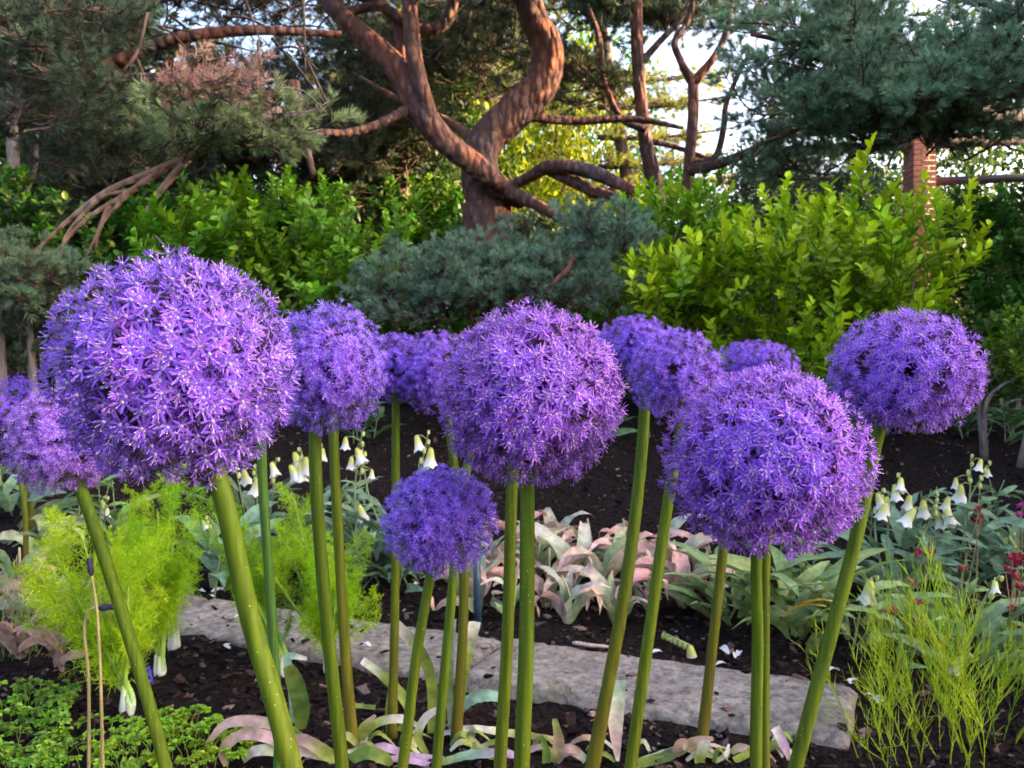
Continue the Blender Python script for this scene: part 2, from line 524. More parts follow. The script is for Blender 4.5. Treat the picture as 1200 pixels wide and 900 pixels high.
def build_chips():
    mb = MB()
    n = 30000
    d = 1.25 + rng.random(n) ** 1.5 * 4.6
    x = (rng.random(n) * 1.56 - .78) * d
    keep = ~on_slab(x, d) | (rng.random(n) < .05)
    x, d = x[keep], d[keep]; n = len(x)
    s = rng.lognormal(-5.25, .5, n); s = np.clip(s, .002, .016)
    box = np.array([[-1, -1, -1], [1, -1, -1], [1, 1, -1], [-1, 1, -1], [-1, -1, 1], [1, -1, 1], [1, 1, 1], [-1, 1, 1]], float)
    v = box[None] * (1 + rng.normal(size=(n, 8, 3)) * .28)
    v = v * (np.stack([np.ones(n), .35 + rng.random(n) * .4, .15 + rng.random(n) * .2], 1) * s[:, None])[:, None, :]
    a, b = rng.random(n) * 6.28, rng.normal(size=n) * .45
    ca, sa, cb, sb = np.cos(a), np.sin(a), np.cos(b), np.sin(b)
    vx, vy, vz = v[..., 0], v[..., 1], v[..., 2]
    vx, vz = vx * cb[:, None] - vz * sb[:, None], vx * sb[:, None] + vz * cb[:, None]
    vx, vy = vx * ca[:, None] - vy * sa[:, None], vx * sa[:, None] + vy * ca[:, None]
    z0 = np.where(on_slab(x, d), .031, gz(x, d)) + s * .22
    v = np.stack([vx + x[:, None], vy + d[:, None], vz + z0[:, None]], -1)
    i = np.arange(n)[:, None] * 8
    q = np.concatenate([i + np.array([f]) for f in ((0, 3, 2, 1), (4, 5, 6, 7), (0, 1, 5, 4), (1, 2, 6, 5), (2, 3, 7, 6), (3, 0, 4, 7))])
    pal = np.array([[.010, .007, .007], [.02, .013, .012], [.042, .025, .021], [.11, .062, .05], [.2, .13, .115], [.09, .07, .075]])
    w = np.array([.44, .27, .14, .08, .03, .04])
    c = pal[rng.choice(6, n, p=w)] * (.75 + rng.random(n)[:, None] * .5)
    mb.add(v.reshape(-1, 3), q, None, np.repeat(c, 8, 0))
    o = part("bark_mulch", mb.mesh("bark_mulch", M_chip, False))
    tag(o, "dark brown bark chips and crumbs covering the whole flower bed", "mulch", kind="stuff")
build_chips()

# ================================================================== FOLIAGE PIECES
def jit(c, n, v=.2):
    c = np.asarray(c, float)
    return c[None] * (1 + (rng.random((n, 1)) - .5) * 2 * v) * (1 + (rng.random((n, 3)) - .5) * v * .5)

def bough_mesh(seed, needle=.062, dens=1.0, twigs=12, length=.55, col=(.13, .165, .092), flat=.7, w=.0034):
    """a pine bough along +X: woody axis, side twigs, needles round the young ends"""
    r = np.random.default_rng(seed); mb = MB()
    ax = spline(np.array([[0, 0, 0], [length * .35, r.normal() * .03, .02 + r.normal() * .02], [length * .7, r.normal() * .05, .05], [length, r.normal() * .06, .11]]), 10)
    tube(mb, ax, np.linspace(.009, .003, 10), 4, (.16, .10, .075), 1, False)
    ends = []
    for k in range(twigs):
        t = .18 + .8 * (k + r.random()) / twigs
        p = ax[min(int(t * 9), 9)]
        s = 1 if k % 2 else -1
        L = length * (.22 + .25 * r.random()) * (1.15 - .6 * t)
        d = unit([.75 + .3 * r.random(), s * (.7 + .3 * r.random()), flat * (r.normal() * .7 + .35)])
        pts = np.array([p, p + d * L * .5, p + d * L + np.array([0, 0, L * .18])])
        tube(mb, pts, [.004, .003, .002], 3, (.17, .11, .08), 1, False)
        ends.append((pts[1], pts[2]))
    ends.append((ax[7], ax[9]))
    for a, b in ends:
        n = int(56 * dens * (.8 + .4 * r.random()))
        t = .25 + .75 * r.random(n) ** .6
        pos = a + (b - a) * t[:, None]
        ad = unit(b - a)
        rd = unit(np.cross(ad, r.normal(size=(n, 3))))
        D = ad * (.45 + .45 * t[:, None]) + rd * (1.0 - .3 * t[:, None])
        needles(mb, pos, D, needle * (.75 + .5 * r.random(n)), w, jit(col, n, .35))
    return mb.mesh("bough", [M_needle, M_darkbark])

BOUGH = [bough_mesh(s) for s in range(6)]
BOUGH_DEAD = [bough_mesh(20 + s, col=(.27, .17, .14), dens=.5) for s in range(2)]
BOUGH_DENSE = [bough_mesh(40 + s, needle=.055, dens=1.3, twigs=13, flat=1.0, col=(.125, .18, .118), w=.0036) for s in range(4)]

def shoot_mesh(seed, n=24, L=.34, leaf=.062, w=.024, col=(.10, .20, .015), young=(.26, .36, .02), up=.55):
    """an upright leafy shoot along +Z with spirally set oval leaves, the youngest at the tip"""
    r = np.random.default_rng(seed); mb = MB()
    ax = spline(np.array([[0, 0, 0], [r.normal() * .02, r.normal() * .02, L * .5], [r.normal() * .04, r.normal() * .04, L]]), 7)
    tube(mb, ax, np.linspace(.004, .0018, 7), 4, (.14, .13, .05), 1, False)
    t = np.linspace(.12, 1, n)
    pos = np.stack([np.interp(t, np.linspace(0, 1, 7), ax[:, k]) for k in range(3)], 1)
    a = np.arange(n) * 2.4 + r.random(n) * .6
    e = up + t * .5 + r.normal(size=n) * .18
    D = np.stack([np.cos(a) * np.cos(e), np.sin(a) * np.cos(e), np.sin(e)], 1)
    Nn = np.stack([-np.cos(a) * np.sin(e), -np.sin(a) * np.sin(e), np.cos(e)], 1) + r.normal(size=(n, 3)) * .25
    c = np.asarray(col) * (1 - t[:, None] ** 2) + np.asarray(young) * t[:, None] ** 2
    c = c * (.8 + .4 * r.random((n, 1)))
    leaves(mb, pos, D, Nn, leaf * (.7 + .5 * r.random(n)) * (1.1 - .35 * t ** 3), w * (.8 + .4 * r.random(n)), .12, .12, c)
    return mb.mesh("leafy_shoot", [M_leaf, M_darkbark])

SHOOT = [shoot_mesh(s, 19, .34, .092, .042, (.13, .235, .010), (.30, .41, .015), .5) for s in range(5)]
SHOOT_OVAL = [shoot_mesh(60 + s, 22, .26, .068, .040, (.07, .16, .012), (.13, .25, .015), .3) for s in range(4)]

def crown_mesh(seed, n=9000, leaf=.13, col=(.06, .11, .02), rx=2.2, rz=2.4, clumps=46):
    """a broad-leaved crown: leaves gathered in uneven clumps"""
    r = np.random.default_rng(seed); mb = MB()
    cc = unit(r.normal(size=(clumps, 3))) * (r.random((clumps, 1)) ** .45) * np.array([rx, rx, rz])
    rad = .32 + .5 * r.random(clumps)
    w = rad ** 2; k = r.choice(clumps, n, p=w / w.sum())
    o = unit(r.normal(size=(n, 3)))
    pos = cc[k] + o * (rad[k] * (.45 + .55 * r.random(n) ** .5))[:, None]
    D = unit(o + r.normal(size=(n, 3)) * .7 - np.array([0, 0, .4]))
    Nn = o * .5 + np.array([0, 0, 1.0]) + r.normal(size=(n, 3)) * .5
    leaves(mb, pos, D, Nn, leaf * (.6 + .8 * r.random(n)), leaf * .55, .1, .15, jit(col, n, .25))
    return mb.mesh("crown", M_far)

CROWN = [crown_mesh(90 + s) for s in range(3)]

# ================================================================== TREES AND SHRUBS BEHIND
def limb(parent, pix, width, d, name="limb", mat=M_bark, sides=10, dd=None, n=None):
    """woody limb through picture points at the depth(s) the tree stands at"""
    d = np.broadcast_to(np.asarray(d, float), (len(pix),))
    pts = np.array([P(a, b, c) for (a, b), c in zip(pix, d)])
    w = np.broadcast_to(np.asarray(width, float), (len(pix),)) * d / F * (.44 if np.max(width) > 15 else .5)
    n = n or max(12, 5 * len(pix))
    s = spline(np.column_stack([pts, w]), n)
    s[:, :3] += rng.normal(size=(n, 3)) * (s[:, 3:4] * .02)
    mb = MB(); tube(mb, s[:, :3] - np.array(parent.location), s[:, 3], sides, wob=.12)
    return part(name, mb.mesh(name, mat), parent)

def boughs(parent, meshes, clumps, color, scale=1.0, up=.15, axis=None, name="bough"):
    """clumps: (px, py, depth, rx_px, ry_px, rdepth, count)"""
    for cl in clumps:
        px, py, d, rx, ry, rd, n = cl[:7]
        c = cl[7] if len(cl) > 7 else color
        for k in range(n):
            o = rng.normal(size=3); o = o / np.linalg.norm(o) * rng.random() ** .4
            p = P(px + o[0] * rx, py + o[1] * ry, max(d + o[2] * rd, .8))
            a = rng.random() * 6.283
            dirn = np.array([math.cos(a), math.sin(a), up + rng.normal() * .3])
            dirn = dirn + np.array([o[0], o[2], -o[1] * .4]) * .9
            if axis is not None: dirn = dirn * .6 + np.asarray(axis)
            nz = np.array([0, 0, 1.]) + rng.normal(size=3) * .35
            s = scale * (.75 + .5 * rng.random())
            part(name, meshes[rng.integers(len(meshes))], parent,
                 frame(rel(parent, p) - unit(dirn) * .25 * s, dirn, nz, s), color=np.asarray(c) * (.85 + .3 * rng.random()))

def gbase(px, d):
    p = P(px, 430, d); return np.array([p[0], d, float(gz(p[0], d)) - .03])

def trunk_to_ground(parent, px, py, w, d, mat=M_bark, lean=0):
    """lower trunk from a picture point straight down into the soil"""
    top = P(px, py, d); b = np.array(parent.location)
    pts = np.array([b - [0, 0, .15], b + (top - b) * .5 + [lean, 0, 0], top])
    r = w * d / F * .5
    s = spline(np.column_stack([pts, [r * 1.35, r * 1.1, r]]), 12)
    mb = MB(); tube(mb, s[:, :3] - b, s[:, 3], 12, wob=.1)
    part("trunk", mb.mesh("trunk", mat), parent)

# --- the big branching pine in the middle
d = 8.5
pine = thing("pine_tree", gbase(578, d), "large pine with thick reddish twisting forked trunks behind the blue-green pine shrub", "tree")
trunk_to_ground(pine, 572, 240, 60, d)
limb(pine, [(572, 250), (562, 195), (573, 163), (606, 128), (636, 95), (642, 58), (624, 20), (612, -40), (625, -130)], [58, 52, 48, 46, 43, 41, 38, 34, 26], d, sides=14)
limb(pine, [(612, 236), (588, 220), (558, 195), (520, 165), (492, 128), (474, 92), (450, 65), (425, 40), (390, 8), (350, -40)], [22, 30, 32, 33, 34, 33, 31, 27, 24, 18], [d - .1, d - .3, d - .45, d - .5, d - .5, d - .45, d - .4, d - .3, d - .2, d], sides=14)
limb(pine, [(512, 158), (498, 118), (488, 78), (482, 38), (478, -12), (462, -90)], [20, 23, 22, 20, 18, 14], [d - .5, d - .58, d - .6, d - .6, d - .6, d - .6])
limb(pine, [(486, 122), (472, 78), (470, 40), (452, 10), (415, -8)], [20, 22, 20, 14, 12], d - .1)
limb(pine, [(480, 128), (440, 147), (400, 156), (345, 150)], [14, 11, 9, 5], [d - .5, d - .7, d - .9, d - 1.1])
limb(pine, [(585, 225), (618, 209), (648, 194), (690, 201), (722, 214), (748, 226)], [18, 15, 19, 19, 16, 11], [d - .2, d - .5, d - .8, d - 1, d - 1.1, d - 1.2], sides=12)
limb(pine, [(640, 198), (672, 212), (700, 226), (730, 233)], [15, 18, 17, 12], [d - .6, d - .8, d - .9, d - 1.0])
limb(pine, [(592, 222), (622, 236), (656, 256)], [20, 17, 13], [d - .3, d - .6, d - .9])
limb(pine, [(400, 18), (445, 8), (490, 34), (522, 26), (534, -8)], [12, 12, 13, 14, 12], d - .2)
limb(pine, [(615, 136), (670, 142), (742, 139), (800, 150)], [12, 10, 8, 4], [d, d + .1, d + .2, d + .4])
limb(pine, [(562, 170), (520, 140), (470, 118), (420, 90)], [16, 12, 9, 5], [d, d + .3, d + .6, d + .9])
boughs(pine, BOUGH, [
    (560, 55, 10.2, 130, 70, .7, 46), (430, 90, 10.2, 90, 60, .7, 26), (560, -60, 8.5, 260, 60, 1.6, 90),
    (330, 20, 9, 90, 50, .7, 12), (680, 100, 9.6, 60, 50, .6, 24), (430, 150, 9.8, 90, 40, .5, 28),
    (640, -140, 7.3, 170, 80, .5, 70), (330, -150, 7.6, 160, 60, .8, 50),  # unseen crown boughs above the view, added to shade the left pine
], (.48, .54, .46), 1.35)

# --- left pine: trunk just outside, boughs reaching in
d = 6.6
pl = thing("pine_tree", gbase(-170, d), "pine with long dark level limbs and one dead brown spray", "tree")
trunk_to_ground(pl, -170, 60, 60, d)
limb(pl, [(-170, 60), (-175, -60), (-150, -250)], [60, 52, 40], d)
limb(pl, [(-175, 110), (-60, 92), (80, 92), (190, 50), (290, 36), (400, 40)], [24, 20, 17, 15, 13, 8], [d, d, d, d, d, d + .2])
limb(pl, [(-175, 130), (-20, 130), (90, 108), (170, 90), (240, 108), (310, 130), (352, 128)], [20, 15, 12, 11, 13, 14, 10], [d, d, d, d - .2, d - .4, d - .4, d - .4])
limb(pl, [(344, 95), (350, 132), (357, 165), (367, 206)], [12, 14, 11, 7], d - .4)
limb(pl, [(-100, 40), (0, 20), (120, 12), (230, -8)], [14, 12, 9, 6], d - .6)
limb(pl, [(173, 15), (160, 62), (135, 92), (105, 115), (55, 155)], [3, 3.6, 3.6, 3, 2], d - 1.2, "branch", M_darkbark)
limb(pl, [(170, 90), (215, 97), (280, 100), (330, 92)], [5, 5, 5, 3], d - 1, "branch", M_greybark)
limb(pl, [(190, 150), (250, 138), (310, 150), (380, 158)], [5, 6, 6, 3], d - 1.1, "branch", M_greybark)
limb(pl, [(240, 108), (228, 125), (222, 145)], [5, 4, 3], d - 1, "branch", M_greybark)
boughs(pl, BOUGH_DEAD, [(200, 100, d - 1.5, 34, 12, .2, 7), (270, 108, d - 1.5, 44, 12, .2, 9)], (1.9, 1.7, 1.6), .7)
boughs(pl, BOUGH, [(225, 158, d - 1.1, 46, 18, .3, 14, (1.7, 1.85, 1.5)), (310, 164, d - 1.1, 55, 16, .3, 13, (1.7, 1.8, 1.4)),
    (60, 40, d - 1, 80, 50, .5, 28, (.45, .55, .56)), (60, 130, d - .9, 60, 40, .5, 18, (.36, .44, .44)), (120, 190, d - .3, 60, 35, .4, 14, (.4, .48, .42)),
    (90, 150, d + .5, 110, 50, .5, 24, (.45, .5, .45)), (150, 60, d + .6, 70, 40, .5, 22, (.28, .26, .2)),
    (130, 0, d, 120, 36, .6, 34, (.27, .25, .2)), (290, 10, d + .3, 70, 30, .5, 12, (.36, .33, .25)), (60, -110, d, 220, 60, 1.3, 40)], (.33, .36, .30), 1.0)  # dark clump tints put the canopy's shade into the needle colour
for k in range(40):
    x0, y0 = 40 + rng.random() * 320, -20 + rng.random() * 120; a = rng.normal() * .5 + (0 if rng.random() < .6 else 1.2); L = 40 + rng.random() * 80
    limb(pl, [(x0, y0), (x0 + math.cos(a) * L * .5, y0 + math.sin(a) * L * .5 + rng.normal() * 6), (x0 + math.cos(a) * L, y0 + math.sin(a) * L)], [4, 3, 1.5], d - .2 + rng.random() * .6, "twig", M_darkbark, 4, n=7)
for k in range(14):
    x0, y0 = 210 + rng.random() * 130, 100 + rng.random() * 50; a = rng.normal() * .5; L = 25 + rng.random() * 45
    limb(pl, [(x0, y0), (x0 + math.cos(a) * L * .5, y0 + math.sin(a) * L * .5 + rng.normal() * 5), (x0 + math.cos(a) * L, y0 + math.sin(a) * L)], [2.6, 2, 1], d - 1.35, "twig", M_greybark, 4, n=7)
# drooping bare branches below it
for pix, w in (([(222, 184), (172, 204), (122, 226), (78, 260), (38, 298)], [10, 9, 7, 5, 3]), ([(200, 192), (150, 226), (100, 258), (62, 300)], [8, 7, 5, 3]),
               ([(150, 224), (118, 232), (80, 272), (70, 305)], [5, 5, 4, 2]), ([(221, 185), (192, 218), (176, 240), (165, 258)], [9, 8, 6, 3]),
               ([(128, 240), (112, 280), (98, 305)], [6, 4, 2]), ([(170, 208), (140, 238), (120, 262), (112, 290)], [5, 5, 4, 2]),
               ([(330, 130), (270, 160), (222, 184)], [13, 12, 10])):
    limb(pl, pix, w, d - .9, "branch", M_drybark, 7)

# --- two slim pines right of the middle
d = 9.2
p3 = thing("pine_tree", gbase(772, d), "slim straight pine trunk with blue-green crown beside the big twisted pine", "tree")
trunk_to_ground(p3, 768, 225, 25, d)
limb(p3, [(768, 232), (766, 205), (757, 168), (751, 120), (747, 50), (746, -40), (750, -160)], [24, 23, 20, 17, 16, 14, 10], d)
limb(p3, [(751, 74), (772, 50), (800, 18), (815, -20)], [9, 8, 6, 4], d)
limb(p3, [(757, 152), (728, 138), (708, 95), (702, 45), (690, 10)], [8, 8, 7, 7, 5], d - .2)
limb(p3, [(762, 165), (800, 175), (840, 190)], [8, 6, 4], d)
boughs(p3, BOUGH_DENSE, [(722, 16, d + .5, 56, 26, .4, 44), (785, 16, d + .5, 60, 22, .4, 34), (770, -40, d + .6, 90, 30, .4, 20)], (1.0, 1.1, 1.05), 1.05)
d = 8.8
p4 = thing("pine_tree", gbase(806, d), "slim dark pine forking into a Y against the bright sky", "tree")
trunk_to_ground(p4, 806, 210, 18, d)
limb(p4, [(806, 215), (809, 180), (812, 140), (812, 94)], [18, 16, 15, 14], d, sides=8)
limb(p4, [(812, 98), (798, 72), (791, 48), (808, 22), (815, -20)], [11, 9, 8, 6, 5], d, sides=8)
limb(p4, [(812, 98), (836, 68), (850, 40), (856, 10), (850, -60)], [12, 9, 8, 7, 5], d, sides=8)
limb(p4, [(807, 200), (842, 192), (872, 180), (930, 152)], [13, 13, 10, 6], [d, d - .4, d - .8, d - 1.2], sides=8)
limb(p4, [(810, 192), (838, 184), (848, 150), (852, 118), (878, 62)], [8, 8, 7, 6, 4], [d, d - .2, d - .3, d - .4, d - .6], sides=8)
boughs(p4, BOUGH, [(880, 20, d + .4, 34, 30, .3, 14)], (.8, .9, .85), 1.1)

# --- right pine mass
d = 6.4
pr = thing("pine_tree", gbase(1330, d), "broad blue-green pine with dense drooping boughs above the yellow-green shrub", "tree")
trunk_to_ground(pr, 1330, 100, 50, d)
limb(pr, [(1330, 110), (1335, 0), (1320, -200)], [50, 46, 36], d)
limb(pr, [(1332, 40), (1240, 22), (1190, 12), (1145, 2), (1080, -14)], [18, 14, 12, 11, 7], [d, d - .3, d - .4, d - .4, d - .4])
limb(pr, [(1332, 120), (1200, 110), (1080, 85), (980, 60), (880, 40)], [22, 18, 14, 10, 5], [d, d + .2, d + .3, d + .3, d + .2])
limb(pr, [(1332, 160), (1220, 150), (1100, 140), (1000, 130), (900, 165)], [20, 16, 12, 9, 4], [d, d, d - .1, d - .1, d])
boughs(pr, BOUGH_DENSE, [(1120, 100, d - .6, 120, 46, .5, 62), (950, 50, d + .3, 90, 50, .5, 38), (930, 192, d + .5, 70, 20, .3, 14), (1000, 140, d, 90, 40, .5, 44),
    (1190, 60, d - .7, 50, 40, .4, 26), (1085, 154, d - .3, 60, 14, .3, 24), (1030, 70, d, 90, 40, .4, 26), (1175, 165, d - .2, 50, 20, .3, 5), (900, 120, d + .6, 36, 50, .4, 14)], (1.5, 1.7, 1.5), .95)
pr2 = thing("pine_tree", gbase(1236, 8.6), "shaded pine behind the broad blue-green one, seen through its gaps", "tree")
trunk_to_ground(pr2, 1236, -40, 26, 8.6, M_darkbark)
boughs(pr2, BOUGH, [(1080, 20, 8.4, 130, 50, .6, 16), (930, 150, 8.6, 60, 50, .6, 9), (900, -30, 8.6, 60, 30, .4, 6), (940, 215, 8.2, 80, 20, .5, 16)], (.6, .7, .6), 1.2)

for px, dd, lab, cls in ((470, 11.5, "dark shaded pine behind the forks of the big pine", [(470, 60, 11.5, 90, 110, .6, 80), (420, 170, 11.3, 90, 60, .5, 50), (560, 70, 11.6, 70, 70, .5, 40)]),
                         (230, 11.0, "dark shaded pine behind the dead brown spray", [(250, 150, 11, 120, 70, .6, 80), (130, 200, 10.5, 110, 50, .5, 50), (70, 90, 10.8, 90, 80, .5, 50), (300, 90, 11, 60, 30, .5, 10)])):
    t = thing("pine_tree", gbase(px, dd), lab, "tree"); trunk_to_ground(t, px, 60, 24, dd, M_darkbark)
    boughs(t, BOUGH, cls, (.30, .33, .28), 1.7)  # very low tint paints deep shade into these back pines
# --- blue-green low pine in the middle
d = 5.0
pm = thing("pine_shrub", gbase(600, d + .3), "low blue-green pine shrub between the two bright green shrubs", "shrub")
for k in range(9):
    a = P(470 + k * 32, 330 + rng.normal() * 20, d + rng.normal() * .2)
    b = np.array(pm.location)
    s = spline(np.array([b, (a + b) / 2 + [0, 0, -.08], a]), 10)
    mb = MB(); tube(mb, s - b, np.linspace(.03, .008, 10), 6); part("branch", mb.mesh("branch", M_bark), pm)
limb(pm, [(672, 300), (665, 315), (650, 330), (642, 345)], [5, 5, 5, 3], d - .5, "branch", M_bark, 6)
boughs(pm, BOUGH_DENSE, [(530, 345, d, 90, 40, .4, 50), (620, 320, d + .1, 90, 40, .4, 50), (700, 305, d + .1, 56, 40, .4, 32), (640, 350, d - .2, 90, 34, .3, 34), (470, 360, d - .1, 40, 30, .3, 14), (715, 272, d + .3, 40, 16, .3, 8)], (1.15, 1.3, 1.3), .62, up=.5)

# --- leafy shrubs
def shrub(name, label, px, d, blobs, meshes, color, scale=1.0, stems=7, up=1.0):
    t = thing(name, gbase(px, d), label, "shrub")
    b = np.array(t.location)
    for k in range(stems):
        bl = blobs[k % len(blobs)]
        tip = P(bl[0] + rng.normal() * bl[3] * .4, bl[1] + rng.normal() * bl[4] * .3, bl[2] + rng.normal() * .15)
        o = np.array([rng.normal() * .12, rng.normal() * .12, 0])
        s = spline(np.array([b + o, b + o + (tip - b) * .5 + [0, 0, .1], tip]), 9)
        mb = MB(); tube(mb, s - b, np.linspace(.018, .005, 9), 6); part("stem", mb.mesh("stem", M_greybark), t)
    for (px_, py_, d_, rx, ry, rd, n) in blobs:
        for k in range(n):
            o = rng.normal(size=3); o = o / np.linalg.norm(o) * (.35 + .65 * rng.random() ** .5)
            p = P(px_ + o[0] * rx, py_ + o[1] * ry, d_ + o[2] * rd)
            ax = unit(np.array([o[0] * .8, o[2] * .8, up + max(-o[1], -.3) * .5]) + rng.normal(size=3) * .28)
            s = scale * (.75 + .5 * rng.random())
            x = np.cross(ax, rng.normal(size=3))
            part("leafy_shoot", meshes[rng.integers(len(meshes))], t, frame(rel(t, p) - ax * .17 * s, x, ax, s), color=np.asarray(color) * (.8 + .4 * rng.random()))
    return t

sh = shrub("leafy_shrub", "yellow-green shrub with upright leafy shoots under the broad pine", 960, 5.1,
      [(960, 310, 4.9, 100, 60, .5, 90), (860, 330, 5.0, 70, 50, .4, 46), (1050, 320, 4.9, 90, 60, .5, 70), (990, 390, 4.8, 110, 40, .4, 48), (790, 345, 5.0, 66, 44, .4, 44), (1000, 435, 4.9, 130, 26, .4, 40), (860, 410, 5.1, 80, 30, .3, 26)],
      SHOOT, (1.5, 1.5, .8), .85, 10)
for px, py in ((930, 245), (958, 250), (1008, 222), (1012, 205), (985, 240), (1035, 235), (1060, 250), (1090, 250), (1122, 248), (915, 225), (1010, 190), (1125, 232), (900, 240), (880, 262), (1058, 236), (1078, 232), (1098, 240), (870, 280), (850, 285), (1140, 262), (1150, 280)):
    p = P(px, py, 4.75 + rng.normal() * .15); ax = unit(np.array([rng.normal() * .15, rng.normal() * .1, 1]))
    part("leafy_shoot", SHOOT[rng.integers(5)], sh, frame(rel(sh, p) - ax * .22, np.cross(ax, rng.normal(size=3)), ax, .9), color=(1.75, 1.65, .9))
shrub("leafy_shrub", "round bright green small-leaved shrub behind the tallest purple flower heads", 320, 5.6,
      [(320, 265, 5.5, 110, 56, .5, 90), (230, 290, 5.5, 90, 50, .4, 60), (420, 300, 5.5, 80, 60, .5, 70), (340, 340, 5.3, 130, 40, .4, 60)],
      SHOOT_OVAL, (1.55, 1.6, .9), 1.05, 9)
shrub("leafy_shrub", "small shrub with rounded leaves in front of the dark bush", 1195, 4.3,
      [(1200, 410, 4.2, 36, 44, .3, 46)], SHOOT_OVAL, (1.2, 1.1, .9), .7, 4)
shrub("dark_bush", "dark green bush beside the yellow-green shrub", 1190, 5.8,
      [(1180, 290, 5.8, 90, 80, .4, 110), (1170, 400, 5.4, 60, 60, .3, 50)], SHOOT_OVAL, (.55, .75, .9), 1.0, 6)
shrub("leafy_shrub", "light green shrub growing between the low blue-green pine and the slim trunks", 790, 6.2,
      [(790, 270, 6.2, 70, 40, .4, 60), (730, 330, 5.7, 40, 50, .4, 30)], SHOOT, (1.1, 1.3, .8), .9, 5)
for px, dd, lab in ((640, 6.6, "low dark bush right behind the low blue-green pine"), (480, 6.8, "low dark bush between the round green shrub and the low blue-green pine"),
                    (180, 6.9, "low dark bush behind the round green shrub, near the conifer bush"), (830, 6.6, "low dark bush behind the yellow-green shrub, near the slim pines"), (1040, 6.8, "low dark bush right behind the yellow-green shrub")):
    shrub("dark_bush", lab, px, dd, [(px, 400, dd, 100, 60, .4, 70), (px + 20, 440, dd - .4, 90, 26, .3, 36)], SHOOT_OVAL, (.6, .75, .8), 1.3, 5)
for px, dd, lab in ((540, 9.6, "dark understory bush behind the big pine trunk"), (60, 8.6, "shaded bush behind the drooping bare branches"),
                    (240, 8.8, "shaded bush behind the round bright green shrub"), (860, 9.6, "shaded bush behind the slim forked pine")):
    shrub("dark_bush", lab, px, dd, [(px, 320, dd, 110, 60, .7, 80), (px - 40, 250, dd + .2, 70, 40, .5, 40)], SHOOT_OVAL, (.6, .8, .8), 1.7, 5)

# left blue-grey conifer bush and grey stems
cl = thing("conifer_bush", gbase(20, 5.2), "grey-green conifer bush below the drooping bare branches", "shrub")
for px0, px1, w in ((40, 30, 9), (120, 112, 12), (145, 140, 11), (70, 60, 7), (5, 0, 10)):
    limb(cl, [(px1, 340), (px0 - 4, 400), (px0, 480)], [w * .7, w, w * 1.2], 5.2, "stem", M_greybark, 7)
boughs(cl, BOUGH, [(25, 335, 5.1, 60, 36, .4, 44, (1.0, 1.2, 1.15)), (70, 380, 5.4, 70, 44, .4, 36), (-20, 400, 5.3, 60, 40, .4, 24)], (.55, .65, .6), .65, up=.5)
gt = thing("bare_tree", gbase(22, 9.5), "pale grey slender bare trunks behind the grey-green conifer bush", "tree")
limb(gt, [(22, 330), (20, 250), (16, 190), (14, 120), (18, 20)], [15, 14, 13, 11, 8], 9.5, "trunk", M_greybark, 8)
limb(gt, [(20, 300), (2, 240), (-12, 190)], [9, 8, 6], 9.5, "trunk", M_greybark, 8)
limb(gt, [(20, 250), (40, 200), (44, 150)], [6, 5, 3], 9.5, "branch", M_greybark, 6)

# --- garden shelter on the right: brick pillar, dark beams
d = 12.0
gs = thing("garden_shelter", gbase(1075, d), "dark timber garden shelter with a red brick pillar behind the broad blue-green pine", "shelter")
b = np.array(gs.location)
pz = P(1075, 150, d)
w = 26 * d / F
mb = MB()
def boxv(mb, c, s, col=(1, 1, 1), m=0, bev=0):
    k = np.array([[-1, -1, -1], [1, -1, -1], [1, 1, -1], [-1, 1, -1], [-1, -1, 1], [1, -1, 1], [1, 1, 1], [-1, 1, 1]], float) * .5
    mb.add(k * np.asarray(s) + np.asarray(c), [(0, 3, 2, 1), (4, 5, 6, 7), (0, 1, 5, 4), (1, 2, 6, 5), (2, 3, 7, 6), (3, 0, 4, 7)], None, col, m)
ph = pz[2] + .1 - b[2]
boxv(mb, (0, 0, ph / 2), (w - .02, w - .02, ph))
pil = part("pillar", mb.mesh("pillar", M_mortar), gs)
bm_ = MB(); boxv(bm_, (0, 0, 0), (w * .655, w * .30, .066)); brick_me = bm_.mesh("brick", M_brick, False)
for c in range(int(ph / .078)):
    for k in range(4):
        a = k * math.pi / 2
        off = Vector((-(w * .5 - w * .655 / 2) * (1 if c % 2 else -1), -(w * .5 - w * .15), 0)); off.rotate(Matrix.Rotation(a, 3, 'Z'))
        part("brick", brick_me, pil, Matrix.Translation((off.x, off.y, .04 + c * .078)) @ Matrix.Rotation(a, 4, 'Z'))
for nm, a, c, th in (("beam", P(900, 152, d), P(1330, 122, d), .26), ("beam", P(900, 178, d + .3), P(1330, 158, d + .3), .12), ("rail", P(1090, 213, d), P(1330, 203, d), .10)):
    mb = MB(); L = np.linalg.norm(c - a); x = (c - a) / L
    boxv(mb, (L / 2, 0, 0), (L, .14, th)); part(nm, mb.mesh(nm, M_wood), gs, frame(a - b, x, (0, 0, 1)))

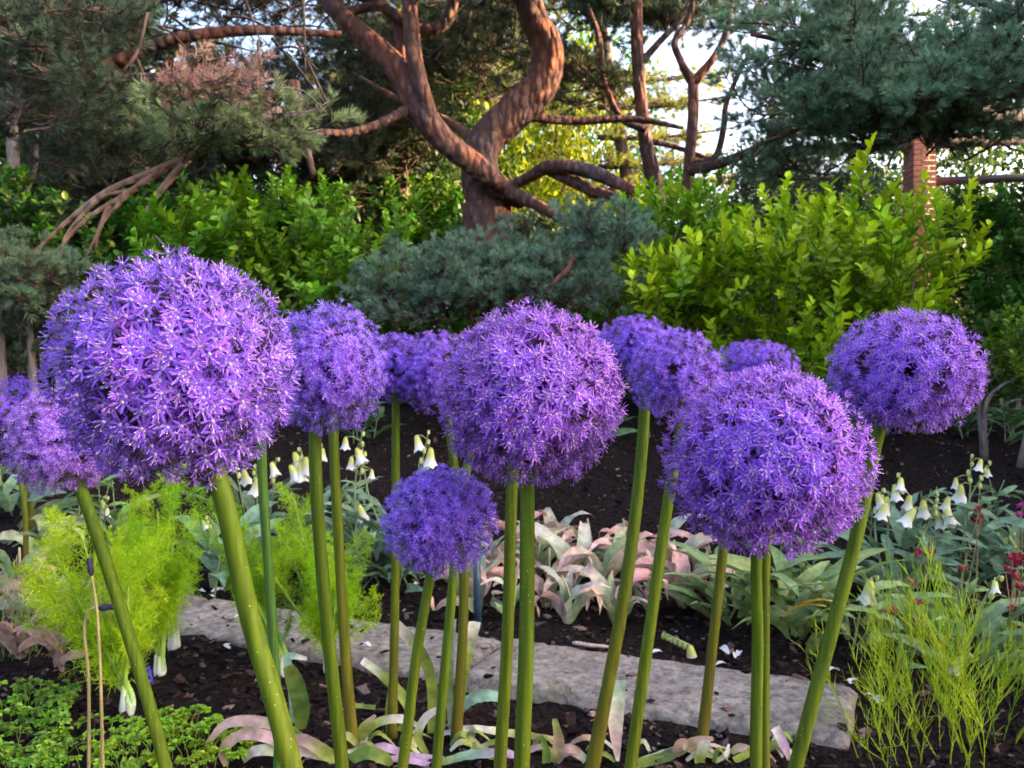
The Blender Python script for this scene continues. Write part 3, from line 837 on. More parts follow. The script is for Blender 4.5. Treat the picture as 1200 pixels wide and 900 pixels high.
# --- far trees
def far_tree(px, d, ztop_px, label, color, mesh, sx=1.0, base_px=None, trunk=.16):
    t = thing("broadleaf_tree", gbase(px, d), label, "tree", "trees at the back of the garden")
    b = np.array(t.location); top = P(px, ztop_px, d)
    h = top[2] - b[2]
    mb = MB(); s = spline(np.array([[0, 0, -.2, trunk], [rng.normal() * .2, 0, h * .4, trunk * .8], [rng.normal() * .3, 0, h * .85, trunk * .3]]), 12)
    tube(mb, s[:, :3], s[:, 3], 8); part("trunk", mb.mesh("trunk", M_darkbark), t)
    for k in range(4):
        a = rng.random() * 6.28; i = 4 + k
        e = s[i, :3] + np.array([math.cos(a) * 1.4, math.sin(a) * 1.4, .9])
        mb = MB(); tube(mb, spline(np.array([s[i, :3], (s[i, :3] + e) / 2 + [0, 0, .15], e]), 7), np.linspace(trunk * .4, .03, 7), 5)
        part("limb", mb.mesh("limb", M_darkbark), t)
    sc = h * .5 / 2.4
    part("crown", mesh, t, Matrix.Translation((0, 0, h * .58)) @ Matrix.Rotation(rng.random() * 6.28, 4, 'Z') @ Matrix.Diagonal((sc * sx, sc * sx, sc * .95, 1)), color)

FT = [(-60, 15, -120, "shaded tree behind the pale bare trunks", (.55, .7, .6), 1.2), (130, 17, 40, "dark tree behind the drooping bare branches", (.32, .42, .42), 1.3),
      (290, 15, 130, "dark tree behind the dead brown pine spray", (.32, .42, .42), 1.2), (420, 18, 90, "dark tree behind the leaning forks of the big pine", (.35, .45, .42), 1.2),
      (545, 16, -20, "tree tinted sunlit yellow-green seen between the forks of the big pine", (4.2, 2.5, .4), .7), (650, 17, 90, "yellow-green bushy tree beyond the big pine's low limbs", (3.6, 2.4, .4), .7),  # strong yellow tints paint the sun's glow into both crowns
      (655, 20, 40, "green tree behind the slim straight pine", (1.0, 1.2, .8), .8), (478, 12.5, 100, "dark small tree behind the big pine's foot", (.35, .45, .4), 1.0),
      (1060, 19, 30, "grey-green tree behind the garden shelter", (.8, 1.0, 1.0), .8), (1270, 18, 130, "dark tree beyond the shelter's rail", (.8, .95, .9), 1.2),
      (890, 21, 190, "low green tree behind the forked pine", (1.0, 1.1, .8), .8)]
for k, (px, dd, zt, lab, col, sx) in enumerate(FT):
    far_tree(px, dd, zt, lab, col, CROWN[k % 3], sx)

def hedge(label, x0, x1, y, h, seed, color):
    r = np.random.default_rng(seed); n = int(3200 * (x1 - x0)); mb = MB()
    t = thing("hedge", ((x0 + x1) / 2, y, float(gz(0, y))), label, "hedge")
    L = x1 - x0
    x = (r.random(n) - .5) * L; yy = -(r.random(n) ** .6) * .9 + .4 + .12 * np.sin(x * 2.1) ; z = r.random(n) * (h + .25 * np.sin(x * 1.3 + seed) + .12 * np.sin(x * 4.1)) 
    D = unit(np.stack([r.normal(size=n) * .6, -.5 + r.normal(size=n) * .5, r.normal(size=n) * .6], 1))
    leaves(mb, np.stack([x, yy, z], 1), D, np.stack([r.normal(size=n) * .4, -.7 + r.normal(size=n) * .4, .6 + r.normal(size=n) * .3], 1), .11 * (.6 + .8 * r.random(n)), .07, .1, .15, jit((.06, .11, .02), n, .3))
    part("foliage", mb.mesh("foliage", M_far), t, color=color)
    mb = MB()
    for k in range(int(L / .5)):
        a = -L / 2 + .25 + k * .5; tube(mb, [[a, .1, -.1], [a + r.normal() * .1, .1, h * .8]], [.03, .012], 5)
    o = part("stems", mb.mesh("stems", M_darkbark), t); o["kind"] = "stuff"
hedge("long dark hedge behind the big pine", -13, .8, 12.6, 2.5, 3, (.5, .65, .6))
hedge("long dark hedge behind the slim pines and the shelter", .9, 14, 13.4, 2.15, 4, (.6, .75, .65))
hedge("taller dark hedge beyond the shelter's rail", 4.8, 15, 15.0, 3.1, 6, (.5, .65, .6))
def sun_block_tree(x, y, h, label, color, k):  # unseen trees outside the view, added to keep low sun off the bed
    t = thing("broadleaf_tree", (x, y, float(gz(x, y)) - .05), label, "tree", "trees at the back of the garden")
    mb = MB(); tube(mb, spline(np.array([[0, 0, -.1], [.1, .05, h * .4], [0, 0, h * .85]]), 10), np.linspace(.17, .05, 10), 8); part("trunk", mb.mesh("trunk", M_darkbark), t)
    for j in range(3):
        sc = h * .5 / 2.3
        part("crown", CROWN[(k + j) % 3], t, Matrix.Translation((0, 0, h * .5 + .1)) @ Matrix.Rotation(k + j * 2.1, 4, 'Z') @ Matrix.Diagonal((sc * (1 - .15 * j), sc * (1 - .15 * j), sc, 1)), color)
for k, (x, y, h, lab) in enumerate(((8.2, 3.4, 5.2, "dense unseen tree added to block the sun, beside the bed beyond the lime sprays"), (8.6, 4.9, 7.4, "dense green tree beside the broad pine's trunk"), (8.8, .6, 5.2, "dense green tree further along the bed's side"), (9.6, 9.0, 5.0, "dense green tree beyond the shelter's end"))):
    sun_block_tree(x, y, h, lab, (.9, 1.0, .9), k)

# cedar with level tiers against the bright sky
d = 15
ce = thing("cedar_tree", gbase(770, d), "cedar with thin level tiers of foliage tinted sunlit yellow against white sky", "tree")
trunk_to_ground(ce, 700, 0, 14, d, M_darkbark)
for py0, py1 in ((130, 112), (165, 150), (200, 178), (228, 205), (96, 84)):
    limb(ce, [(700, py0 - 4), (770, (py0 + py1) / 2 + 4), (860, py1)], [7, 5, 2], d, "branch", M_darkbark, 5)
    boughs(ce, BOUGH, [(770, (py0 + py1) / 2 + 3, d, 80, 5, .5, 22)], (2.2, 1.9, .5), 1.1, up=-.1, axis=(.5, 0, -.15))  # yellow tint carries the backlit sun glow of the tiers

# ================================================================== ALLIUMS
def floret_mesh(seed, detail=True, tilt=.2, reflex=.25, half=False):
    """one star floret of a head of unit radius: pedicel down -Z, six narrow petals, ovary, stamens"""
    r = np.random.default_rng(seed); mb = MB()
    pl_ = .108 if not half else .08
    wd = .0185
    if detail:
        tube(mb, [[0, 0, -.93], [.004, 0, -.5], [0, 0, -.012]], [.006, .005, .006], 3, np.array([[.13, .15, .05], [.14, .12, .07], [.22, .11, .28]]), 0, False)
    a0 = r.random() * 6.28; ta = r.random() * 6.28; tx = np.array([math.cos(ta), math.sin(ta), 0])
    zax = unit(np.array([0, 0, 1]) + tx * tilt * (.5 + r.random()))
    xax = unit(np.cross(zax, [0.3, 1, .1])); yax = np.cross(zax, xax)
    B = np.stack([xax, yax, zax])
    for k in range(6):
        a = a0 + k * math.pi / 3 + r.normal() * .08
        el = (reflex if not half else .9) + r.normal() * .14
        L = pl_ * (.88 + .24 * r.random())
        d_ = np.array([math.cos(a) * math.cos(el), math.sin(a) * math.cos(el), math.sin(el)])
        s_ = np.array([-math.sin(a), math.cos(a), 0]); n_ = np.cross(d_, s_)
        cv = -.10 * L if not half else .05 * L
        rows = [(.05, .35), (.3, .95), (.62, 1.0), (.86, .55)] if detail else [(.05, .4), (.5, 1.0)]
        v = []; 
        for t, w in rows:
            c = d_ * L * t - n_ * cv * t * t
            v += [c + s_ * wd * .5 * w - n_ * wd * .18 * w, c, c - s_ * wd * .5 * w - n_ * wd * .18 * w]
        v.append(d_ * L - n_ * cv)
        q = []; m = len(rows)
        for i in range(m - 1):
            b = i * 3; q += [(b, b + 1, b + 4, b + 3), (b + 1, b + 2, b + 5, b + 4)]
        b = (m - 1) * 3
        t_ = [(b, b + 1, m * 3), (b + 1, b + 2, m * 3)]
        f = .85 + .3 * r.random()
        ce_, ed = np.array([.205, .06, .62]) * f, np.array([.40, .175, .88]) * f
        cols = np.array([ed, ce_, ed] * m + [ed])
        mb.add(np.array(v) @ B, q, t_, cols)
    if detail:
        ball(mb, zax * .012, .017, (.42, .40, .50), 0, 6, 4)
        for k in range(6):
            a = a0 + .5 + k * math.pi / 3
            d_ = unit(np.array([math.cos(a) * .55, math.sin(a) * .55, .8])) @ B
            s_ = unit(np.cross(d_, zax)) * .0026
            e = d_ * (.06 + .02 * r.random())
            mb.add([-s_, s_, e + s_, e - s_], [(0, 1, 2, 3)], None, (.45, .22, .75))
            mb.add([e - s_ * 2.2, e + d_ * .009 - s_ * .4, e + s_ * 2.2, e - d_ * .009 + zax * .004], [(0, 1, 2, 3)], None, (.52, .44, .56))
    return mb

FLO = [floret_mesh(s, True, .25, .12 + .12 * (s % 4)) for s in range(6)] + [floret_mesh(11, True, .2, .5, True)]
FLO_ME = [m.mesh("floret", M_petal, True) for m in FLO]
FLO_LOW = [floret_mesh(30 + s, False, .25, .2) for s in range(4)]
HIV = [(np.concatenate(m.v), np.concatenate(m.q), np.concatenate(m.t), np.concatenate(m.c)) for m in FLO]
LOWV = [(np.concatenate(m.v), np.concatenate(m.q), np.concatenate(m.t), np.concatenate(m.c)) for m in FLO_LOW]

def allium(label, cx, cy, wpx, hpx, d, stem, stem_w, nflo=640, color=(1, 1, 1), parts=True, base_py=None, seed=0, thin=1.0, stemcol=None):
    """flower head centred on a picture point at depth d; stem runs through picture points to the soil"""
    r = np.random.default_rng(1000 + seed)
    c = P(cx, cy, d); a = wpx * d / F * .5; bz = hpx * d / F * .5
    pts = [c - np.array([0, 0, bz * .15])] + [P(x, y, d) for x, y in stem]
    dirn = pts[-1] - pts[-2]
    last = pts[-1]
    if last[2] > .03:
        k = last[2] / max(-dirn[2], 1e-3)
        foot = last + dirn * k * np.array([.55, 1, 1]); foot[2] = float(gz(foot[0], foot[1])) - .02
        pts += [last + (foot - last) * .5 + dirn * np.array([.12, 0, 0]) * k * .5, foot]
    else:
        pts[-1][2] = float(gz(last[0], last[1])) - .02
    root = thing("allium", pts[-1] + [0, 0, .02], label, "flower", "purple globe alliums")
    b = np.array(root.location)
    for k in range(1, len(pts) - 1): pts[k] = pts[k] + np.array([r.normal() * .0025, r.normal() * .004, 0])
    s = spline(np.array(pts), 26)
    rad = stem_w * d / F * .5
    t = np.linspace(0, 1, 26)
    mb = MB()
    g1, g2, g3 = (np.array([.054, .090, .003]), np.array([.066, .098, .003]), np.array([.092, .074, .007])) if stemcol is None else stemcol
    cc = np.where(t[:, None] < .5, g1 + (g2 - g1) * t[:, None] * 2, g2 + (g3 - g2) * (t[:, None] - .5) * 2)
    sides = 14
    tube(mb, s - b, rad * (.92 + .16 * t + .25 * np.clip((t - .85) / .15, 0, 1)), sides, cc, wob=.06)
    part("stem", mb.mesh("stem", M_stem), root)
    # head: receptacle with the pedicels of the florets that face away, then the florets
    mb = MB(); ball(mb, c - b, min(a, bz) * .13, (.16, .17, .08), 0, 10, 7)
    head = part("flower_head", mb.mesh("flower_head", M_stem), root)
    i = np.arange(nflo); ph = i * 2.399963 + r.normal(size=nflo) * .12
    z = 1 - 2 * (i + .5) / nflo + r.normal(size=nflo) * .02
    z = np.clip(z, -.999, .999)
    n = np.stack([np.sqrt(1 - z * z) * np.cos(ph), np.sqrt(1 - z * z) * np.sin(ph), z], 1)
    n = unit(n + r.normal(size=n.shape) * .05)
    # the near side is seen straight down its stalks: florets stand a little closer there
    vw = unit(np.array([0, 0, H]) - c); near = n @ vw
    ex = n[(near > .35) & (r.random(nflo) < .75)]
    ex2 = np.repeat(n[near > .86], 2, 0)
    n = np.vstack([n, unit(ex + r.normal(size=ex.shape) * .07), unit(ex2 + r.normal(size=ex2.shape) * .06)]); nflo = len(n)
    layer = r.choice([.935, .85, .72], nflo, p=[.40, .32, .28]) + r.normal(size=nflo) * .025
    pos = n * np.array([a, a, bz]) * layer[:, None]
    ok = n[:, 2] > -.95
    n, pos = n[ok], pos[ok]
    view = unit(np.array([0, 0, H]) - c)
    face = n @ view
    order = np.argsort(-face)
    nobj = 290 if parts else 0
    sel = [k for k in order[:nobj] if face[k] > -.22]
    rest = [k for k in order if k not in set(sel)]
    colr = np.asarray(color)
    mean = (a + a + bz) / 3
    for k in sel:
        L = np.linalg.norm(pos[k]); zz = pos[k] / L
        w = mean * 1.0 * (.9 + .22 * r.random())
        M = frame(pos[k] + (c - b), np.cross(zz, r.normal(size=3)), zz, (w, w, L))
        part("floret", FLO_ME[r.integers(len(FLO_ME)) if r.random() < .5 else r.integers(6)], head, M, colr * (.84 + .3 * r.random()) * (np.array([.85, .8, .72]) if r.random() < .05 else 1))
    if rest:
        mb = MB()
        for k in rest:
            L = np.linalg.norm(pos[k]); zz = pos[k] / L
            x = unit(np.cross(zz, r.normal(size=3))); y = np.cross(zz, x)
            V, Q, T, C = HIV[r.integers(7)] if (face[k] > -.3 and parts) else LOWV[r.integers(4)]
            mb.add((V * np.array([mean, mean, L])) @ np.stack([x, y, zz]) + pos[k] + c - b, Q, T, C * (.8 + .4 * r.random()))
            if parts or r.random() < .5:
                w = mean * .006
                mb.add([c - b + x * w, c - b - x * w, pos[k] + c - b - x * w, pos[k] + c - b + x * w], [(0, 1, 2, 3)], None, (.14, .12, .08))
        o = part("floret_mass", mb.mesh("floret_mass", M_petal), head, color=colr); o["kind"] = "stuff"
    return root

V1 = (1.0, 1.0, 1.0)
A1 = allium("largest purple allium head, broad and heavy, on a thick leaning stem", 206, 434, 282, 278, .56, [(252, 560), (296, 730), (350, 905)], 25, 1000, V1, seed=1)
A2 = allium("pale purple allium half hidden behind the largest one, above the fennel", 72, 518, 124, 130, 1.0, [(100, 578), (140, 720), (196, 905)], 15, 820, (1.12, 1.12, 1.0), seed=2)
A3 = allium("purple allium partly covered by the largest one, one of two stems under it", 386, 432, 138, 162, 1.0, [(372, 515), (384, 700), (400, 905)], 16, 820, (.95, .95, 1.02), seed=3)
A3b = allium("allium hidden behind its neighbour, its slim stem rising from pinkish leaves", 398, 436, 92, 92, 1.62, [(391, 500), (400, 700), (414, 882)], 12, 300, (.95, .92, 1.02), parts=False, seed=4)
A1b = allium("allium hidden behind the largest head, with a dark slim green stem", 318, 462, 96, 92, 1.5, [(308, 525), (318, 700), (325, 850)], 12, 300, (.9, .9, 1.0), parts=False, seed=5, stemcol=(np.array([.05, .11, .015]),) * 3)
A4 = allium("small distant purple allium with a stem flaring into a yellow-green sheath", 464, 431, 88, 86, 1.68, [(463, 480), (461, 700), (459, 858)], 10, 520, (.8, .76, 1.0), seed=6)
A5 = allium("distant purple allium tucked behind the round pinkish-purple one", 512, 437, 100, 104, 1.66, [(528, 500), (543, 680), (534, 868)], 11, 520, (.85, .8, 1.0), seed=7)
A5b = allium("allium hidden behind the rounded head, its reddish stem passing behind the smallest head", 575, 470, 96, 96, 1.35, [(545, 560), (526, 690), (515, 905)], 12, 260, V1, parts=False, seed=8)
A6b = allium("allium hidden behind the rounded head, its stem standing close beside the thicker stem", 612, 470, 120, 120, .95, [(599, 560), (593, 750), (584, 905)], 15, 260, V1, parts=False, seed=9)
A6 = allium("round pinkish-purple allium head standing alone on a straight stem", 621, 464, 222, 218, .70, [(624, 568), (618, 740), (609, 905)], 19, 950, (1.10, 1.02, .98), seed=10)
A7 = allium("smallest and lowest purple allium, below the round pinkish-purple one", 516, 610, 140, 132, .76, [(506, 678), (492, 780), (466, 905)], 13, 780, (.95, .92, 1.02), seed=11)
A8b = allium("distant violet allium peeping over the shoulder of another", 744, 408, 104, 80, 1.5, [(756, 480), (732, 670), (688, 905)], 14, 520, (.82, .78, 1.0), seed=12)
A8 = allium("violet allium in front of the one whose top shows over it", 792, 441, 112, 116, 1.38, [(795, 510), (783, 600), (738, 905)], 14, 560, (.92, .88, 1.0), seed=13)
A9 = allium("distant violet allium showing only its top over the wide near head", 884, 430, 104, 66, 1.6, [(866, 500), (846, 650), (820, 893)], 11, 520, (.85, .8, 1.0), seed=14)
A10 = allium("wide purple allium with brownish gaps underneath and a ribbed upright stem", 897, 541, 242, 224, .65, [(890, 650), (889, 760), (887, 905)], 14, 980, (1.02, .98, 1.0), seed=15, thin=1.2)
A10b = allium("allium hidden behind the wide head, its stem pressed against the upright stem", 908, 530, 120, 110, .80, [(901, 640), (901, 760), (899, 905)], 12, 260, V1, parts=False, seed=19)
A11 = allium("flattened purple allium on a leaning stem in front of the yellow-green shrub", 1060, 436, 174, 150, .82, [(1036, 503), (1000, 640), (928, 905)], 16, 880, (.98, .95, 1.0), seed=16)
A12 = allium("tiny far purple allium behind the pale half-hidden one, higher of a pair", 19, 456, 48, 36, 3.2, [(22, 500), (34, 570), (40, 660)], 6, 260, (.7, .6, 1.0), parts=False, seed=17)
A13 = allium("tiny far purple allium behind the pale half-hidden one, lower of a pair", 6, 483, 54, 42, 2.9, [(14, 520), (28, 600), (30, 690)], 6, 260, (.7, .6, 1.0), parts=False, seed=18)

# strap leaves at the feet of the alliums: parts of their plant, drawn through picture points
def strap(owner, pix, width, gp, cols, nrm=(0, -1, .4), fold=.15, twist=0, lift=0):
    d = Gd(*gp)
    pts = [P(x, y, d + (dz[0] if dz else 0)) for x, y, *dz in pix]
    mb = MB()
    b = np.array(owner.location)
    pts = np.array(pts)
    pts[:, 2] = np.maximum(pts[:, 2], gz(pts[:, 0], pts[:, 1]) + .004)
    ribbon(mb, pts - b, np.asarray(width) * d / F, nrm, fold, np.asarray(cols, float), 0, 26, twist + rng.normal() * .25, .05)
    part("leaf", mb.mesh("leaf", M_blade), owner)
GR, YG, PK, TAN, WH, BL, LV = (.10, .17, .03), (.24, .30, .05), (.46, .30, .30), (.36, .24, .16), (.62, .58, .52), (.22, .36, .26), (.42, .28, .42)
strap(A1, [(375, 884), (340, 856), (300, 845), (266, 848), (242, 872)], [9, 12, 13, 11, 5], (330, 893), [YG, GR, PK, PK, TAN])
strap(A1, [(405, 905), (360, 880), (310, 862), (280, 862), (262, 880), (265, 898)], [11, 13, 14, 13, 12, 5], (330, 897), [YG, PK, PK, TAN, TAN])
strap(A1, [(352, 905), (330, 880), (300, 880), (285, 892)], [14, 14, 12, 6], (330, 899), [WH, YG, WH, TAN])
strap(A1b, [(352, 862), (354, 830), (347, 800), (338, 780)], [13, 21, 22, 14], (350, 858), [YG, GR, GR, YG])
strap(A1b, [(345, 850), (342, 800), (338, 770), (360, 772)], [8, 10, 10, 4], (350, 852), [BL, BL, BL, WH])
strap(A3, [(398, 905), (380, 880), (355, 866), (330, 870)], [14, 16, 14, 6], (380, 896), [YG, YG, PK, TAN])
strap(A3, [(410, 905), (430, 882), (450, 888), (458, 900)], [12, 15, 14, 8], (420, 896), [GR, GR, YG, GR])
strap(A3b, [(416, 880), (440, 848), (470, 842), (490, 850)], [8, 10, 10, 5], (420, 880), [YG, YG, WH, WH])
strap(A3b, [(414, 880), (425, 852), (440, 838)], [7, 8, 4], (420, 880), [YG, YG, PK])
strap(A4, [(470, 860), (480, 830), (452, 795), (424, 774)], [11, 13, 12, 9], (470, 860), [YG, YG, YG, WH])
strap(A4, [(506, 860), (506, 800), (490, 760), (460, 728)], [10, 13, 14, 12], (500, 862), [YG, YG, GR, WH])
strap(A4, [(459, 862), (459, 830), (461, 800)], [14, 15, 9], (459, 862), [YG, YG, YG])
strap(A4, [(440, 830), (415, 828), (400, 832)], [8, 8, 3], (440, 862), [YG, YG, WH], (0, -.3, 1))
strap(A5, [(536, 868), (540, 810), (547, 770), (556, 728)], [10, 12, 13, 15], (536, 868), [WH, YG, YG, WH])
strap(A5, [(530, 868), (527, 800), (531, 725)], [8, 9, 8], (530, 868), [WH, YG, WH])
strap(A5, [(528, 850), (545, 826), (566, 816), (588, 818)], [8, 15, 16, 10], (535, 866), [YG, BL, BL, BL], (0, -.6, 1))
strap(A5, [(520, 860), (555, 855), (610, 862), (650, 866)], [8, 11, 12, 6], (535, 870), [WH, WH, YG, TAN], (0, -.4, 1))
strap(A5, [(545, 870), (552, 858), (556, 852)], [14, 14, 8], (545, 872), [YG, WH, WH])
strap(A5b, [(515, 895), (550, 886), (590, 884), (615, 890)], [9, 14, 14, 6], (540, 898), [YG, BL, LV, LV], (0, -.5, 1))
strap(A5b, [(520, 900), (480, 886), (450, 876), (430, 878)], [8, 10, 11, 5], (480, 893), [LV, LV, LV, PK], (0, -.5, 1))
strap(A5b, [(505, 905), (470, 890), (440, 905)], [7, 9, 6], (470, 899), [LV, LV, PK], (0, -.5, 1))
strap(A5b, [(500, 890), (490, 862), (500, 840), (520, 828)], [7, 10, 10, 5], (500, 888), [YG, YG, WH, WH])
strap(A6, [(640, 905), (640, 880), (634, 862)], [10, 10, 4], (640, 897), [GR, GR, GR])
strap(A6, [(648, 905), (655, 870), (650, 842)], [11, 14, 6], (650, 897), [YG, TAN, YG])
strap(A6, [(650, 905), (664, 878), (680, 880)], [10, 12, 6], (660, 897), [PK, PK, TAN])
strap(A6b, [(590, 905), (560, 880), (555, 870)], [7, 8, 5], (575, 895), [YG, YG, YG])
strap(A8b, [(724, 905), (722, 870), (720, 830), (720, 797)], [3, 12, 23, 27], (722, 898), [WH, PK, (.5, .5, .4), BL], (0, -1, .1))
strap(A8b, [(690, 905), (672, 880), (660, 884)], [8, 12, 7], (680, 897), [BL, PK, PK])
strap(A8, [(742, 905), (780, 888), (815, 870), (836, 866)], [12, 15, 13, 6], (780, 895), [YG, GR, TAN, TAN], (0, -.5, 1))
strap(A8, [(745, 900), (790, 880), (830, 874), (860, 880)], [7, 10, 9, 4], (780, 892), [YG, WH, PK, TAN], (0, -.5, 1))
strap(A9, [(820, 905), (820, 888), (826, 866)], [12, 12, 13], (820, 897), [YG, YG, WH])
strap(A9, [(838, 905), (850, 884), (854, 872)], [4, 7, 3], (840, 897), [YG, WH, WH])
strap(A9, [(826, 898), (800, 872), (792, 884)], [9, 13, 10], (820, 890), [YG, TAN, TAN])
strap(A10, [(860, 905), (880, 880), (890, 866)], [8, 9, 8], (870, 897), [YG, YG, YG])
strap(A10, [(925, 900), (918, 872), (908, 852)], [4, 12, 11], (920, 895), [PK, LV, WH])

for own, xs_ in ((A3, (395, 440)), (A4, (440, 500)), (A5b, (490, 560)), (A6, (590, 660)), (A8, (690, 780)), (A9, (790, 860)), (A10, (860, 930))):
    for k in range(4):
        x0 = xs_[0] + rng.random() * (xs_[1] - xs_[0]); y0 = 868 + rng.random() * 28; w_ = 20 + rng.random() * 30; sg = 1 if rng.random() < .5 else -1
        cc_ = [[YG, PK, TAN], [WH, YG, TAN], [TAN, TAN, PK], [GR, YG, WH]][rng.integers(4)]
        strap(own, [(x0, y0 + 4), (x0 + sg * w_ * .35, y0 - 8 - rng.random() * 10), (x0 + sg * w_ * .75, y0 - 6), (x0 + sg * w_, y0 + 5)], [4, 7 + 4 * rng.random(), 7, 3], (x0, min(y0 + 4, 898)), cc_, (0, -.5, 1), .2, rng.normal() * .6)

# ================================================================== SMALL PLANTS
# ---- fennel
def frond_mesh(seed, L=.20):
    r = np.random.default_rng(seed); mb = MB()
    ax = spline(np.array([[0, 0, 0], [L * .5, r.normal() * .01, .01], [L, r.normal() * .02, -.01]]), 9)
    tube(mb, ax, np.linspace(.0018, .0006, 9), 3, (.30, .40, .06), 0, False)
    PP, DD, LL = [], [], []
    for k in range(11):
        t = .12 + .86 * k / 10; p = ax[min(int(t * 8), 8)]
        for s in (-1, 1):
            d1 = unit([.75, s * .8, r.normal() * .35]); l1 = L * (.42 - .34 * t) * (.8 + .4 * r.random()) + .01
            for j in range(7):
                u = (j + .6) / 7; p2 = p + d1 * l1 * u
                PP.append(p + d1 * l1 * (u - .12)); DD.append(d1); LL.append(l1 * .2)
                for s2 in (-1, 1):
                    d2 = unit(d1 + np.array([d1[1], -d1[0], 0]) * s2 * 1.0 + r.normal(size=3) * .3); l2 = l1 * .34 * (1.1 - .7 * u) + .006
                    for e in range(2):
                        PP.append(p2 + d2 * l2 * .4 * e); DD.append(unit(d2 + r.normal(size=3) * .35)); LL.append(l2 * (.7 + .5 * r.random()))
    n = len(PP)
    needles(mb, np.array(PP), np.array(DD), np.array(LL), .0015, jit((.33, .50, .008), n, .22))
    return mb.mesh("frond", M_feather)
FROND = [frond_mesh(200 + s) for s in range(4)]

def fennel(label, bpix, tips, color, fscale=1.0, per=7, depth=None, lean=0):
    p0 = G(*bpix); t = thing("fennel", p0, label, "plant", "feathery fennel plants")
    d = p0[1]
    for tx, ty in tips:
        tip = P(tx, ty, d + rng.normal() * .07)
        s = spline(np.array([p0 + [0, 0, -.01], p0 + [rng.normal() * .006, 0, .05], p0 * .45 + tip * .55 + [0, 0, .02], tip]), 16)
        tt = np.linspace(0, 1, 16)[:, None]
        cc = np.where(tt < .14, np.array([.72, .74, .66]), np.array([.22, .36, .06]) + (np.array([.5, .58, .4]) - np.array([.22, .36, .06])) * np.clip(1 - (tt - .14) / .2, 0, 1))
        mb = MB(); tube(mb, s - p0, np.interp(tt[:, 0], [0, .1, .25, 1], [.011, .010, .0065, .0018]), 7, cc)
        part("stalk", mb.mesh("stalk", M_stem), t)
        for k in range(per):
            u = .42 + .58 * (k + rng.random()) / per
            q = s[min(int(u * 15), 15)]
            a = rng.random() * 6.28
            dr = unit(np.array([math.cos(a) * .8, math.sin(a) * .8, .35 + .5 * rng.random()]) + unit(tip - p0) * .6)
            part("frond", FROND[rng.integers(4)], t, frame(q - p0, dr, rng.normal(size=3), fscale * (.65 + .5 * rng.random()) * (1.1 - .4 * u)), np.asarray(color) * (.88 + .24 * rng.random()))
    # white swollen leaf bases
    mb = MB()
    for k in range(5):
        a = k * 1.26; o = np.array([math.cos(a) * .010, math.sin(a) * .010, 0])
        f_ = .7 + .5 * rng.random()
        tube(mb, [o * .5 + [0, 0, -.012], o * .8 * f_ + [0, 0, .015], o * .8 + [0, 0, .06 * f_]], [.007, .008 * f_, .004], 7, np.array([[.62, .58, .5], [.78, .78, .72], [.4, .5, .22]]))
    part("bulb", mb.mesh("bulb", M_white), t)
fennel("feathery lime-green fennel with a white bulb beside the stem of the pale allium", (150, 838), [(60, 640), (95, 625), (130, 640), (45, 690), (150, 660), (90, 700)], (1.15, 1.1, 1), .95, 7)
fennel("tall plume of lime-green fennel with two slim pale stalks", (187, 793), [(200, 575), (185, 600), (160, 640), (205, 620), (150, 600)], (1.0, 1.05, 1), .9, 7)
fennel("small fennel stalk with white base at the edge of the stone", (204, 763), [(205, 680), (190, 690)], (1.0, 1.05, 1), .8, 4)
fennel("bright feathery fennel in front of the stone between allium stems", (385, 788), [(345, 585), (330, 620), (360, 640), (400, 650), (310, 660), (370, 700), (410, 700)], (.95, 1.02, 1), .85, 7)
fennel("dull green upright fennel plume beside the largest allium's stem", (330, 790), [(250, 600), (262, 640), (285, 660), (275, 620)], (.7, .85, 1.0), .8, 6)

# ---- white bell-flowered plants
def bell_mesh(seed, L=.052, r0=.018):
    r = np.random.default_rng(seed); mb = MB()
    prof = [(0, .25), (.12, .45), (.4, .62), (.7, .78), (.9, 1.0), (1.0, 1.22)]
    n = 10; v = []; c = []
    for i, (t, w) in enumerate(prof):
        for k in range(n):
            a = 2 * math.pi * k / n
            rr = r0 * w * (1 + (.12 * math.cos(a * 5) if t > .85 else 0))
            v.append((math.cos(a) * rr, math.sin(a) * rr, -L * (t + (.07 * math.cos(a * 5) if t > .95 else 0))))
            f = sstep(.25, .8, t); c.append(np.array([.62, .62, .14]) * (1 - f) + np.array([.80, .78, .76]) * f)
    q = [(i * n + k, i * n + (k + 1) % n, (i + 1) * n + (k + 1) % n, (i + 1) * n + k) for i in range(len(prof) - 1) for k in range(n)]
    mb.add(v, q, None, np.array(c))
    a = np.arange(5) * 1.2566
    leaves(mb, np.zeros((5, 3)), np.stack([np.cos(a) * .7, np.sin(a) * .7, -np.ones(5) * .7], 1), np.stack([np.cos(a), np.sin(a), np.ones(5)], 1), .014, .006, .1, .1, (.34, .42, .14))
    return mb.mesh("bell", M_white)
BELL = [bell_mesh(s) for s in range(3)]
def bud_mesh():
    mb = MB(); ball(mb, (0, 0, -.012), .0075, (.60, .62, .22), 0, 8, 6, (1, 1, 1.7))
    a = np.arange(5) * 1.2566
    leaves(mb, np.zeros((5, 3)), np.stack([np.cos(a) * .7, np.sin(a) * .7, -np.ones(5) * .7], 1), np.stack([np.cos(a), np.sin(a), np.ones(5)], 1), .012, .006, .1, .1, (.3, .38, .12))
    return mb.mesh("bud", M_white)
BUD = bud_mesh()

